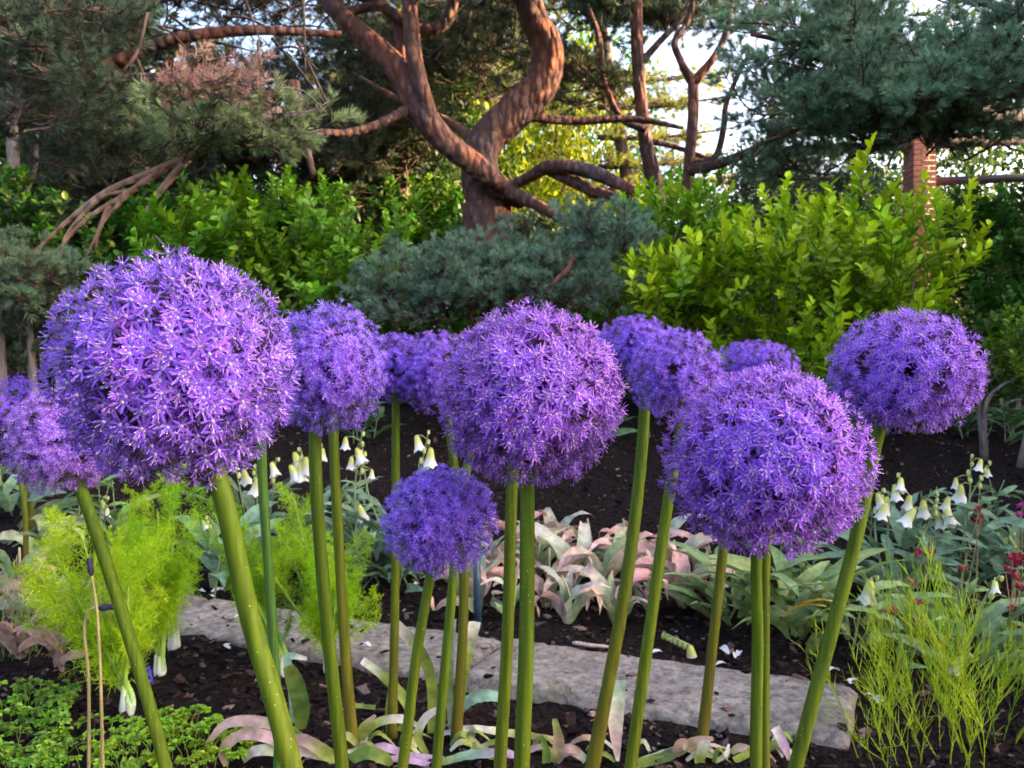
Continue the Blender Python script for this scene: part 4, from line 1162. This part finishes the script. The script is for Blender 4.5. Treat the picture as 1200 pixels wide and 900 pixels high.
def blade_mesh(seed, L, W, cols, arc=.5, tw=.3, a0=.9, prof=(.25, .8, 1, .85, .5, .06), name="leaf", n=12, ruf=.06, fold=.16):
    """a leaf growing from the origin along +X and arching over"""
    r = np.random.default_rng(seed); mb = MB()
    t = np.linspace(0, 1, 6); ang = a0 - arc * 2.4 * t ** (1.0 if a0 < 1.2 else 1.6) * (1.0 if a0 < 1.2 else 1.9) + r.normal(size=6) * .09
    st = L / 5; pts = [np.zeros(3)]
    for k in range(5):
        pts.append(pts[-1] + np.array([math.cos(ang[k]), r.normal() * .08, math.sin(ang[k])]) * st)
    ribbon(mb, np.array(pts), np.array(prof) * W, (-.4, 0, 1), fold, np.asarray(cols, float), 0, n, r.normal() * tw, ruf)
    return mb.mesh(name, M_blade)
FOX = [blade_mesh(300 + s, .20, .042, [(.14, .19, .09), (.19, .26, .15), (.24, .32, .20)], .35 + .12 * (s % 3), .3) for s in range(5)]

def place_leaf(t, me, p, az, s, color, tilt=0.0, name="leaf"):
    z = np.array([math.sin(tilt) * math.cos(az + 1.57), math.sin(tilt) * math.sin(az + 1.57), math.cos(tilt)])
    return part(name, me, t, frame(rel(t, p), (math.cos(az), math.sin(az), 0), z, s), color)

def bellplant(label, bpix, bells, nleaf=12, color=(1, 1, 1), spread=.06, hz=.24, lscale=1.0, buds=4):
    nleaf = int(nleaf * 1.5); hz *= 1.3
    p0 = G(*bpix); t = thing("bellflower_plant", p0, label, "plant", "white bell-flowered plants"); d = p0[1]
    for k in range(nleaf):
        a = rng.random() * 6.28; q = p0 + np.array([math.cos(a) * spread * rng.random(), math.sin(a) * spread * rng.random(), hz * rng.random() ** 1.2])
        place_leaf(t, FOX[rng.integers(5)], q, a, lscale * (.7 + .55 * rng.random()), np.asarray(color) * (.8 + .4 * rng.random()), rng.normal() * .35)
    groups = {}
    for bx, by, sc in bells: groups.setdefault(round(bx / 42), []).append((bx, by, sc))
    for g in groups.values():
        top = min(y for _, y, _ in g); mx = sum(x for x, _, _ in g) / len(g) + 6
        tp = P(mx, top - 16, d)
        s = spline(np.array([p0 + [rng.normal() * .03, rng.normal() * .03, 0], p0 * .4 + tp * .6 + [rng.normal() * .02, .02, 0], tp]), 14)
        mb = MB(); tube(mb, s - p0, np.linspace(.004, .0018, 14), 6, (.20, .25, .12)); part("flower_stalk", mb.mesh("flower_stalk", M_stem), t)
        for bx, by, sc in g:
            q = P(bx, by - 10, d + rng.normal() * .02)
            i = int(np.argmin(np.linalg.norm(s - q, axis=1)))
            mb = MB(); tube(mb, np.array([s[i], (s[i] + q) / 2 + [0, 0, .008], q]) - p0, [.0016, .0014, .0012], 4, (.3, .36, .14)); part("flower_stem", mb.mesh("flower_stem", M_stem), t)
            tl = unit(np.array([rng.normal() * .25, rng.normal() * .25 - .15, 1]))
            part("bell", BELL[rng.integers(3)], t, frame(q - p0, np.cross(tl, rng.normal(size=3)), tl, sc))
        for k in range(buds):
            i = 13 - k; a = rng.random() * 6.28
            part("bud", BUD, t, frame(s[i] - p0 + np.array([math.cos(a), math.sin(a), 0]) * .008, (1, 0, 0), (math.cos(a) * .5, math.sin(a) * .5, 1), .7 + .1 * k))
    return t
bellplant("white bellflower plant behind the largest allium's stem", (300, 672), [(272, 545, 1.0), (285, 560, 1.1), (302, 570, 1.2), (262, 560, .9), (318, 552, 1)], 16, spread=.1)
bellplant("bellflower plant with the biggest white cluster between the allium stems", (370, 668), [(345, 540, 1.25), (352, 552, 1.3), (358, 546, 1.2), (378, 535, .9), (340, 555, 1.1)], 14, spread=.1)
bellplant("grey-green bellflower plant with one low white bell", (425, 690), [(421, 602, 1.05), (405, 522, .8), (412, 545, .8), (436, 560, .6)], 20, (.9, 1.05, 1.15), .12, .2)
bellplant("bellflower plant with white bells beside the small distant allium's stem", (470, 690), [(418, 535, 1.1), (488, 520, 1.05), (505, 535, 1.2)], 20, (.9, 1.05, 1.1), .12, .2)
bellplant("bellflower plant with broad grey leaves beside the tall fennel plume", (255, 700), [(238, 620, .6)], 14, (.85, 1.05, 1.1), .1, .15, 1.1)
bellplant("bellflower plant at the stone edge with yellow-tipped buds and a white bell", (1000, 760), [(1020, 690, 1.2), (1038, 712, .7)], 14, (1.15, 1.15, .8), .1, .1)
bellplant("dense bellflower plant hung with white and yellow bells beside the leaning stem", (1050, 705), [(1040, 592, 1.1), (1048, 578, 1.0), (1072, 606, 1.2), (1082, 596, 1.1), (1036, 600, 1), (1108, 604, 1.25), (1056, 570, .9), (1112, 592, .9), (1028, 588, .9), (1066, 590, .9), (1098, 612, .9)], 24, (.85, 1.0, 1.05), .14, .18)
bellplant("tall bellflower stalk with one white bell near the dark soil", (1120, 690), [(1126, 578, 1.15), (1150, 548, .8), (1156, 556, .7), (1120, 570, .7)], 16, (.85, 1.0, 1.05), .12, .16)
bellplant("bellflower plant among the red flowers with a low white bell", (1140, 790), [(1128, 780, 1.1), (1165, 690, .6)], 14, (.9, 1.0, .8), .1, .1)
bellplant("bellflower plant below the magenta flower with one small bell", (1190, 700), [(1180, 640, .6)], 18, (.8, .95, 1.0), .14, .18)
bellplant("broad-leaved plant with a yellowing spotted leaf at the stone edge", (930, 752), [(960, 690, .5)], 18, (1.2, 1.2, .7), .12, .14, 1.15, 0)
bellplant("broad-leaved plant behind the wide allium's ribbed stem", (862, 735), [(850, 690, .4)], 14, (1.05, 1.1, .75), .1, .14, 1.2, 0)
bellplant("grey-leaved plant with one big white bell behind the pale allium", (12, 640), [(120, 598, 1.3), (45, 612, .7)], 22, (.9, 1.05, 1.0), .2, .2, 1.2)
for bp, nl, colr, hz_, ls, lab in (((345, 655), 16, (1.0, 1.1, 1.0), .2, .9, "silvery lance-leaved plant beside the dark slim stem"), ((402, 662), 20, (1.05, 1.2, 1.15), .3, .9, "silvery lance-leaved plant behind the paired stems"),
        ((445, 668), 22, (1.05, 1.2, 1.15), .34, .85, "tall silvery lance-leaved plant beside the small distant allium"), ((500, 672), 16, (.9, 1.1, 1.0), .26, .85, "silvery lance-leaved plant behind the smallest allium"),
        ((285, 690), 14, (.85, 1.05, 1.05), .18, 1.1, "grey-leaved plant between the fennel plumes"), ((1092, 668), 22, (.9, 1.05, 1.0), .2, .95, "grey-green leafy plant under the hanging white bells"),
        ((1150, 660), 22, (.9, 1.1, 1.0), .26, .9, "grey-green leafy plant beside the reddish stalk"), ((1190, 640), 20, (.8, 1.0, .9), .26, 1.0, "leafy grey-green plant behind the magenta flower"),
        ((1060, 640), 18, (.8, .95, .95), .2, .95, "dark grey-leaved plant behind the hanging white bells"), ((965, 715), 20, (1.2, 1.25, .7), .2, .9, "fresh green leafy plant beside the flattened allium's leaning stem"),
        ((905, 700), 20, (1.15, 1.25, .75), .24, .95, "fresh green leafy plant right behind the ribbed stem"), ((1110, 735), 16, (1.0, 1.15, .7), .12, .8, "low green leaves among the crimson flowers"),
        ((1165, 745), 16, (1.1, 1.15, .6), .14, .8, "low green and yellowing leaves below the crimson cluster"), ((1132, 512), 22, (.45, .65, .5), .2, 1.3, "dark green low plant under the flattened allium"),
        ((1188, 518), 22, (.5, .75, .5), .2, 1.3, "green low plant under the small rounded shrub"), ((1012, 512), 20, (.5, .75, .45), .2, 1.3, "green low plant under the yellow-green shrub"), ((962, 506), 20, (.55, .8, .45), .2, 1.3, "green low plant between the wide and the flattened allium"),
        ((1078, 509), 20, (.5, .7, .45), .22, 1.3, "dark green low plant behind the flattened allium's stem"), ((705, 514), 20, (.45, .65, .45), .2, 1.3, "dark low plant behind the round allium"),
        ((560, 514), 18, (.4, .6, .45), .2, 1.3, "dark low plant between the distant alliums and the round one"), ((842, 512), 20, (.45, .7, .4), .2, 1.3, "dark low plant under the violet alliums"), ((430, 518), 20, (.4, .6, .4), .22, 1.3, "dark low plant behind the tall silvery leaves"),
        ((110, 640), 16, (.9, 1.15, .6), .24, 1.0, "strappy green plant behind the fennel and under the pale allium"), ((8, 600), 18, (.8, 1.0, .9), .2, 1.2, "grey-green leafy plant below the tiny far alliums")):
    p0 = G(*bp); t = thing("leafy_plant", p0, lab, "plant")
    for j in range(4):
        q = p0 + np.array([rng.normal() * .06, rng.normal() * .05, 0]); tp = q + np.array([rng.normal() * .04, rng.normal() * .03, hz_ * (.7 + .5 * rng.random())])
        sp = spline(np.array([q - [0, 0, .01], (q + tp) / 2 + rng.normal(size=3) * .01, tp]), 9)
        mb = MB(); tube(mb, sp - p0, np.linspace(.0035, .0015, 9), 5, (.2, .25, .12)); part("stem", mb.mesh("stem", M_stem), t)
        for k in range(nl // 4 + 3):
            u = rng.random() ** .8; a = rng.random() * 6.28
            place_leaf(t, FOX[rng.integers(5)], sp[int(u * 8)], a, ls * (.85 - .45 * u) * (.8 + .4 * rng.random()), np.asarray(colr) * (.8 + .4 * rng.random()), rng.normal() * .4)
# a yellowing leaf on the broad-leaved plant
yl = [o for o in COL.objects if o.get("label", "").startswith("broad-leaved plant with a yellowing")][0]
for px_, py_, cc_ in ((918, 738, (3.0, 1.5, .25)), (934, 730, (2.6, 1.5, .3)), (950, 742, (1.6, 1.5, .4))):
    o = place_leaf(yl, FOX[1], P(px_, py_ - 14, yl.location[1] - .22), -1.2 + rng.normal() * .4, .62, cc_, .2); o["label"] = "yellowing spotted leaf"
# fallen flower spike
p0 = G(812, 772); t = thing("fallen_spike", p0, "fallen bellflower spike with a drooping white and yellow bell on the mulch", "flower")
s = spline(np.array([P(778, 742, p0[1] + .05), P(795, 750, p0[1]), P(812, 758, p0[1])]), 8)
mb = MB(); tube(mb, s - p0, .003, 6, (.25, .33, .12)); part("stalk", mb.mesh("stalk", M_stem), t)
for k in range(6): part("bud", BUD, t, frame(s[k] - p0, (1, 0, 0), (rng.normal() * .3, -.4, .8), .9))
part("bell", BELL[0], t, frame(P(808, 756, p0[1]) - p0, (1, 0, .2), (-.35, 0, 1), 1.15))

# ---- wilted tulip clumps
TUL = [blade_mesh(400 + s, .24, .044, c, a * .85, .9, 1.42, (.5, 1, 1, .8, .55, .1), ruf=.14, fold=.3) for s, (c, a) in enumerate([
    ([(.20, .28, .12), (.40, .40, .25), (.60, .44, .40), (.6, .44, .38)], .7), ([(.16, .26, .12), (.24, .34, .2), (.40, .36, .28), (.5, .36, .34)], .85),
    ([(.34, .30, .2), (.5, .36, .34), (.52, .34, .30), (.42, .26, .2)], .95), ([(.14, .24, .10), (.18, .30, .14), (.24, .34, .18), (.46, .36, .3)], .45),
    ([(.5, .38, .36), (.52, .38, .38), (.46, .30, .26), (.36, .22, .16)], 1.05), ([(.2, .3, .2), (.26, .36, .26), (.36, .4, .34), (.5, .42, .4)], .55)])]
def tulip(label, bpix, n=8, s=1.0, color=(1, 1, 1), stump=True, mix=None):
    p0 = G(*bpix); t = thing("wilted_tulip", p0, label, "plant", "wilted tulip clumps")
    for k in range(n):
        a = k * 2.4 + rng.random(); me = TUL[rng.integers(6) if mix is None else mix[rng.integers(len(mix))]]
        place_leaf(t, me, p0 + np.array([math.cos(a) * .012, math.sin(a) * .012, -.005 + .05 * rng.random()]), a, s * (.65 + .5 * rng.random()), np.asarray(color) * (.85 + .3 * rng.random()), rng.normal() * .4)
    if stump:
        h = .10 + .10 * rng.random(); mb = MB()
        tube(mb, spline(np.array([[0, 0, -.01], [.01, 0, h * .5], [rng.normal() * .02, 0, h]]), 8), np.linspace(.005, .0035, 8), 6, np.array([(.3, .34, .12)] * 5 + [(.42, .32, .2)] * 3))
        part("stalk", mb.mesh("stalk", M_stem), t)
    return t
TL = [((588, 690), "wilted tulip clump beside the dark blue stake"), ((640, 712), "wilted pinkish tulip clump between the round allium's stem and the leaning stem"), ((672, 690), "wilted tulip clump with curled dry tips behind the leaning stem"),
      ((650, 655), "wilted tulip clump with pale upright leaves furthest into the dark soil"), ((705, 705), "green and pink wilted tulip clump touching the leaning stem"), ((742, 690), "wilted tulip clump between two leaning stems, leaves folded over"),
      ((722, 735), "blue-green wilted tulip clump at the stone's edge"), ((790, 680), "wilted tulip clump with a tall lavender-pink leaf under the wide allium"), ((800, 715), "drooping tan tulip clump under the wide allium"),
      ((770, 660), "wilted tulip clump in the dark soil behind the folded one"), ((610, 660), "wilted tulip clump behind the blue stake, mostly tan"), ((560, 720), "single pale wilted tulip leaf clump under the smallest allium")]
for k, (bp, lab) in enumerate(TL): tulip(lab, bp, 6 + k % 4, 1.0 + .12 * (k % 3), (1.25, 1.12, 1.1) if k % 2 else (1.35, 1.12, 1.08))
tulip("wilted tulip clump with dry tan leaves behind the pale wispy plant", (20, 700), 9, 1.1, (1, .95, .85), True, [2, 3, 4])
tulip("green strap-leaved tulip clump behind the fennel, below the pale allium", (60, 668), 9, 1.15, (.85, .95, .7), True, [1, 3, 5])
tulip("green strap-leaved tulip clump above the fennel plume", (130, 655), 9, 1.15, (.8, 1, .65), True, [1, 3, 3])
tulip("dry brown tulip leaves collapsed on the soil by the fennel bulb", (70, 790), 7, .9, (.85, .75, .65), False, [2, 4])
tulip("dry curled tulip leaves lying beside the pale wispy plant", (28, 775), 7, .9, (.85, .75, .65), False, [2, 4])

for k, (bp, lab) in enumerate([((600, 725), "small wilted tulip tuft at the stone's back edge beside the round allium's stems"), ((628, 680), "small wilted tulip tuft behind the round allium's stem"), ((690, 668), "small wilted tulip tuft with upright pink tips"),
        ((760, 720), "small wilted tulip tuft between the two leaning stems at the stone"), ((820, 690), "small wilted tulip tuft beside the slim dark stem"), ((575, 680), "small tan tulip tuft between the stake and the round allium's stems"), ((730, 650), "small pale tulip tuft at the edge of the dark soil"), ((665, 732), "flattened tan tulip leaves on the soil behind the stone")]):
    tulip(lab, bp, 5 + k % 3, .75 + .1 * (k % 3), (1.3, 1.12, 1.08))

# ---- wispy lime plant, right foreground
def spray_mesh(seed, L=.34, col=(.34, .46, .02), leaf=.05, nb=5):
    r = np.random.default_rng(seed); mb = MB()
    def stalk(p, d_, l, w, depth):
        e = p + d_ * l; m = (p + e) / 2 + r.normal(size=3) * l * .06
        s = spline(np.array([p, m, e + np.array([0, 0, .02 * l])]), 8)
        tube(mb, s, np.linspace(w, w * .45, 8), 3, np.asarray(col) * .85, 0, False)
        n = int(l / .016); t = r.random(n); pos = np.stack([np.interp(t, np.linspace(0, 1, 8), s[:, k]) for k in range(3)], 1)
        a = r.random(n) * 6.28
        D = unit(np.stack([np.cos(a) * .75, np.sin(a) * .75, .6 + r.random(n) * .5], 1) + d_ * .9)
        needles(mb, pos, D, leaf * (.5 + .8 * r.random(n)), .0018, jit(col, n, .2))
        if depth:
            for k in range(nb):
                t_ = .3 + .6 * r.random(); q = s[int(t_ * 7)]; a_ = r.random() * 6.28
                stalk(q, unit(d_ + np.array([math.cos(a_), math.sin(a_), .2]) * .55), l * (.3 + .25 * r.random()), w * .65, depth - 1)
    stalk(np.zeros(3), unit([r.normal() * .1, r.normal() * .1, 1]), L, .0019, 1)
    return mb.mesh("spray", M_feather)
SPRAY = [spray_mesh(500 + s) for s in range(5)]
SPRAY_PALE = [spray_mesh(520 + s, .22, (.30, .36, .12), .025, 4) for s in range(3)]
def wispy(label, bpix, n, spread, s, color, meshes=SPRAY, lean=(0, 0)):
    p0 = G(*bpix); t = thing("wispy_plant", p0, label, "plant")
    for k in range(n):
        a = rng.random() * 6.28; rr = rng.random() ** .6
        q = p0 + np.array([math.cos(a) * spread * rr, math.sin(a) * spread * rr, 0]); q[2] = gz(q[0], q[1]) - .005
        up = unit(np.array([math.cos(a) * rr * .45 + lean[0], math.sin(a) * rr * .3 + lean[1], 1]) + rng.normal(size=3) * .12)
        part("spray", meshes[rng.integers(len(meshes))], t, frame(q - p0, np.cross(up, rng.normal(size=3)), up, s * (.7 + .5 * rng.random())), np.asarray(color) * (.85 + .3 * rng.random()))
wispy("wispy lime-green fine-leaved plant at the end of the stone, low part", (1080, 893), 15, .14, .66, (1.05, 1.05, .9), lean=(-.05, 0))
wispy("wispy lime-green fine-leaved plant with tall sprays in front of the crimson cluster", (1175, 885), 18, .15, .85, (1.15, 1.1, .8))
wispy("darker wispy green plant behind the lime sprays", (1125, 842), 12, .14, .7, (.75, .95, .9))
wispy("pale wispy plant beside the fennel", (18, 770), 26, .12, 1.0, (1, 1.05, 1.0), SPRAY_PALE)

# ---- crimson flowers
def blossom_mesh(seed, col=(.30, .012, .04)):
    r = np.random.default_rng(seed); mb = MB(); n = 11
    a = np.arange(n) * 2.4; e = .2 + .8 * np.arange(n) / n
    D = np.stack([np.cos(a) * np.cos(e), np.sin(a) * np.cos(e), np.sin(e)], 1)
    leaves(mb, D * .002, D, np.stack([-D[:, 0], -D[:, 1], np.ones(n)], 1), .012 * (.7 + .5 * r.random(n)), .008, .2, .1, jit(col, n, .3))
    ball(mb, (0, 0, -.001), .003, (.12, .15, .04), 0, 6, 4)
    return mb.mesh("blossom", M_petal)
BLO = [blossom_mesh(s) for s in range(3)]; BLO_M = [blossom_mesh(9, (.45, .02, .30))]
def redplant(label, bpix, blooms, meshes=BLO, s=1.0):
    p0 = G(*bpix); t = thing("crimson_flower_plant", p0, label, "plant", "small crimson flowers"); d = p0[1]
    for bx, by in blooms:
        q = P(bx, by, d + rng.normal() * .03)
        sp = spline(np.array([p0 + [rng.normal() * .01, 0, -.005], p0 * .5 + q * .5 + [rng.normal() * .015, 0, .01], q]), 10)
        mb = MB(); tube(mb, sp - p0, np.linspace(.0018, .001, 10), 5, np.array([(.22, .28, .06)] * 6 + [(.26, .16, .08)] * 4)); part("stem", mb.mesh("stem", M_stem), t)
        up = unit([rng.normal() * .4, -.4 + rng.normal() * .3, 1])
        part("blossom", meshes[rng.integers(len(meshes))], t, frame(q - p0, np.cross(up, (0, 1, .3)), up, s * (.85 + .5 * rng.random())))
    for k in range(6):
        a = rng.random() * 6.28; place_leaf(t, FOX[rng.integers(5)], p0 + [0, 0, .02 * k], a, .35 + .2 * rng.random(), (1.0, 1.1, .6), rng.normal() * .3)
redplant("crimson flower on a tall reddish stalk among the white bells", (1128, 770), [(1148, 598), (1150, 606), (1145, 612), (1128, 668)])
redplant("pair of small crimson flowers on thin stems beside the leaning stem's leaves", (1078, 770), [(1076, 648), (1088, 653), (1093, 649), (1068, 684)])
redplant("low crimson flowers at the stone's end near the white bell", (1052, 800), [(1040, 720), (1046, 718), (1076, 707), (1072, 732)])
redplant("cluster of many crimson flowers above the tall lime sprays", (1180, 790), [(1186, 655), (1192, 662), (1195, 655), (1178, 667), (1188, 678), (1196, 690), (1186, 715), (1183, 752)], s=1.1)
redplant("magenta flower above the crimson cluster", (1196, 720), [(1195, 604), (1198, 594)], BLO_M, 1.2)

# ---- parsley-like low clumps
def sprig_mesh(seed, col=(.16, .27, .03)):
    r = np.random.default_rng(seed); mb = MB()
    h = .05 + .02 * r.random(); top = np.array([.02, 0, h])
    s = spline(np.array([[0, 0, 0], [.004, 0, h * .6], top]), 6); tube(mb, s, .0011, 3, (.2, .3, .06), 0, False)
    pos, D, N = [], [], []
    for k in range(5):
        a = (k - 2) * .62 + r.normal() * .15; b = top + np.array([math.cos(a) * .016, math.sin(a) * .016, .002 + r.normal() * .003])
        tube(mb, [top, b], [.0008, .0006], 3, (.2, .3, .06), 0, False)
        for j in range(6):
            aa = a + (j - 2.5) * .55; pos.append(b + r.normal(size=3) * .0012); D.append([math.cos(aa), math.sin(aa), r.normal() * .35]); N.append([r.normal() * .3, r.normal() * .3, 1])
    leaves(mb, np.array(pos), np.array(D), np.array(N), .013, .009, .2, .2, jit(col, len(pos), .22))
    return mb.mesh("sprig", M_leaf)
SPRIG = [sprig_mesh(600 + s) for s in range(5)]
def parsley(label, bpix, n, spread, color, s=1.0):
    p0 = G(*bpix); t = thing("parsley_plant", p0, label, "plant", "low parsley-like plants")
    for k in range(n):
        a = rng.random() * 6.28; rr = rng.random() ** .55
        q = p0 + np.array([math.cos(a) * spread * rr, math.sin(a) * spread * rr * .8, 0]); q[2] = gz(q[0], q[1]) - .004
        up = unit(np.array([math.cos(a) * rr * .7, math.sin(a) * rr * .7, 1]) + rng.normal(size=3) * .15)
        part("sprig", SPRIG[rng.integers(5)], t, frame(q - p0, np.array([math.cos(a), math.sin(a), 0]) + rng.normal(size=3) * .2, up, s * (.7 + .6 * rng.random())), np.asarray(color) * (.85 + .3 * rng.random()))
parsley("curly green parsley clump under the dry tulip leaves", (34, 850), 40, .08, (1.1, 1.3, .9), .85)
parsley("darker green parsley clump in front of the curly one", (20, 897), 40, .10, (1.05, 1.2, .9), .8)
parsley("sparse parsley sprigs beside the dry seed stalk", (112, 898), 26, .10, (1.35, 1.4, .8), .75)
parsley("yellow-green parsley clump at the foot of the pale allium's stem", (225, 897), 40, .09, (1.7, 1.6, .7), .8)
parsley("yellow-green parsley sprigs in front of the fennel bulb", (215, 866), 14, .06, (1.7, 1.6, .7), .75)
parsley("small parsley seedling between fennel and allium stem", (165, 895), 16, .07, (1.5, 1.5, .8), .7)

# ---- dry seed stalks
def seedstalk(label, pix, gp, tip):
    d = Gd(*gp) - .25; p0 = P(pix[0][0], 1000, d); 
    pts = [P(x, y, d) for x, y in pix]; foot = pts[0] + (pts[0] - pts[1]) * .6; foot[2] = gz(foot[0], foot[1]) - .01
    t = thing("seed_stalk", foot + [0, 0, .01], label, "stalk"); b = np.array(t.location)
    s = spline(np.array([foot] + pts), 22); mb = MB(); tube(mb, s - b, np.linspace(.003, .002, 22), 6, (.30, .24, .10)); part("stalk", mb.mesh("stalk", M_stem), t)
    mb = MB(); dr = unit(s[-1] - s[-3]); k = 9
    sp = s[-1] + np.outer(np.linspace(-.004, .026, k), dr) - b
    tube(mb, sp, np.array([.002, .004, .0055, .006, .0058, .0052, .006, .0065, .003]), 8, (.035, .03, .05), wob=.25)
    part("seed_head", mb.mesh("seed_head", M_chip), t)
seedstalk("dry upright stalk ending in a dark withered bud in front of the fennel", [(120, 880), (118, 800), (114, 720), (107, 672)], (120, 893), 0)
seedstalk("bent dry stalk with a dark withered tip nodding to the right", [(104, 890), (104, 800), (99, 740), (104, 716), (118, 712)], (108, 893), 0)

# ---- stake, blue flower, stick, white petals
p0 = G(561, 738); t = thing("plant_stake", p0, "slim dark blue plant stake behind the smallest allium", "stake")
tp = P(558, 640, p0[1]); mb = MB(); b = p0
tube(mb, np.array([p0 - [0, 0, .05], (p0 + tp) / 2, tp]) - p0, [.012, .012, .011], 8); part("post", mb.mesh("post", M_stake), t)
mb = MB(); ball(mb, tp - p0, .014, (1, 1, 1), 0, 10, 6, (1, 1, .7)); part("cap", mb.mesh("cap", M_stake), t)
p0 = G(172, 806); t = thing("blue_flower", p0, "small blue flower spike behind the fennel stalks", "flower")
mb = MB(); tube(mb, [[0, 0, -.01], [0, 0, .03]], [.002, .0015], 5, (.12, .2, .05)); part("stem", mb.mesh("stem", M_stem), t)
mb = MB()
for k in range(26):
    a = k * 2.4; z = .012 + .04 * k / 26; rr = .012 * (1 - .6 * k / 26); ball(mb, (math.cos(a) * rr, math.sin(a) * rr, z), .0045, np.array([.10, .12, .62]) * (.7 + .6 * rng.random()), 0, 6, 4)
part("blossom", mb.mesh("blossom", M_petal), t)
p0 = G(690, 763); mb = MB()
s = spline(np.array([P(671, 757, p0[1] + .02), P(690, 763, p0[1]), P(714, 770, p0[1] - .01)]), 9); s[:, 2] = gz(s[:, 0], s[:, 1]) + .012
tube(mb, s, np.array([.004, .006, .0065, .006, .0065, .006, .005, .006, .003]), 6, (.42, .30, .27), wob=.2)
tag(part("dry_stick", mb.mesh("dry_stick", M_chip)), "pale pinkish dry stick lying along the stone's back edge", "stick")
def petal_mesh(seed):
    r = np.random.default_rng(seed); mb = MB()
    ribbon(mb, np.array([[-.016, 0, .004], [-.005, r.normal() * .003, .007], [.007, 0, .006], [.017, r.normal() * .003, .002]]), np.array([.005, .014, .015, .004]), (0, 0, 1), .25, (.80, .78, .76), 0, 8, r.normal() * .4, .05)
    return mb.mesh("fallen_petal", M_white)
PET = [petal_mesh(s) for s in range(4)]
PL_ = [("beside the tall fennel plume", [(255, 698), (262, 694), (236, 697), (248, 703), (282, 738), (268, 763)]), ("on the stone beside the fennel", [(390, 722), (430, 775)]),
       ("on the soil behind the stone under the wide allium", [(845, 784), (862, 775), (850, 768), (866, 772)]), ("on the soil between the ribbed stem and the leaning stem", [(976, 793), (1000, 805), (966, 790)]),
       ("on the soil at the stone's end", [(1020, 824), (1032, 826), (1026, 829)]), ("on the soil beside the dark blue stake", [(584, 690), (488, 690), (478, 660)]), ("on the soil behind the blue-green tulip clump", [(770, 708), (770, 770)])]
for where, pts in PL_:
    for x, y in pts:
        q = G(x, y)
        zz = .034 if on_slab(q[0], q[1]) else float(gz(q[0], q[1])) + .008
        o = part("fallen_petal", PET[rng.integers(4)], None, frame((q[0], q[1], zz), (math.cos(x), math.sin(x * 3.1), .1), (rng.normal() * .2, rng.normal() * .2, 1), .9 + .5 * rng.random()))
        tag(o, "fallen white petal lying " + where, "petal", "fallen white petals")
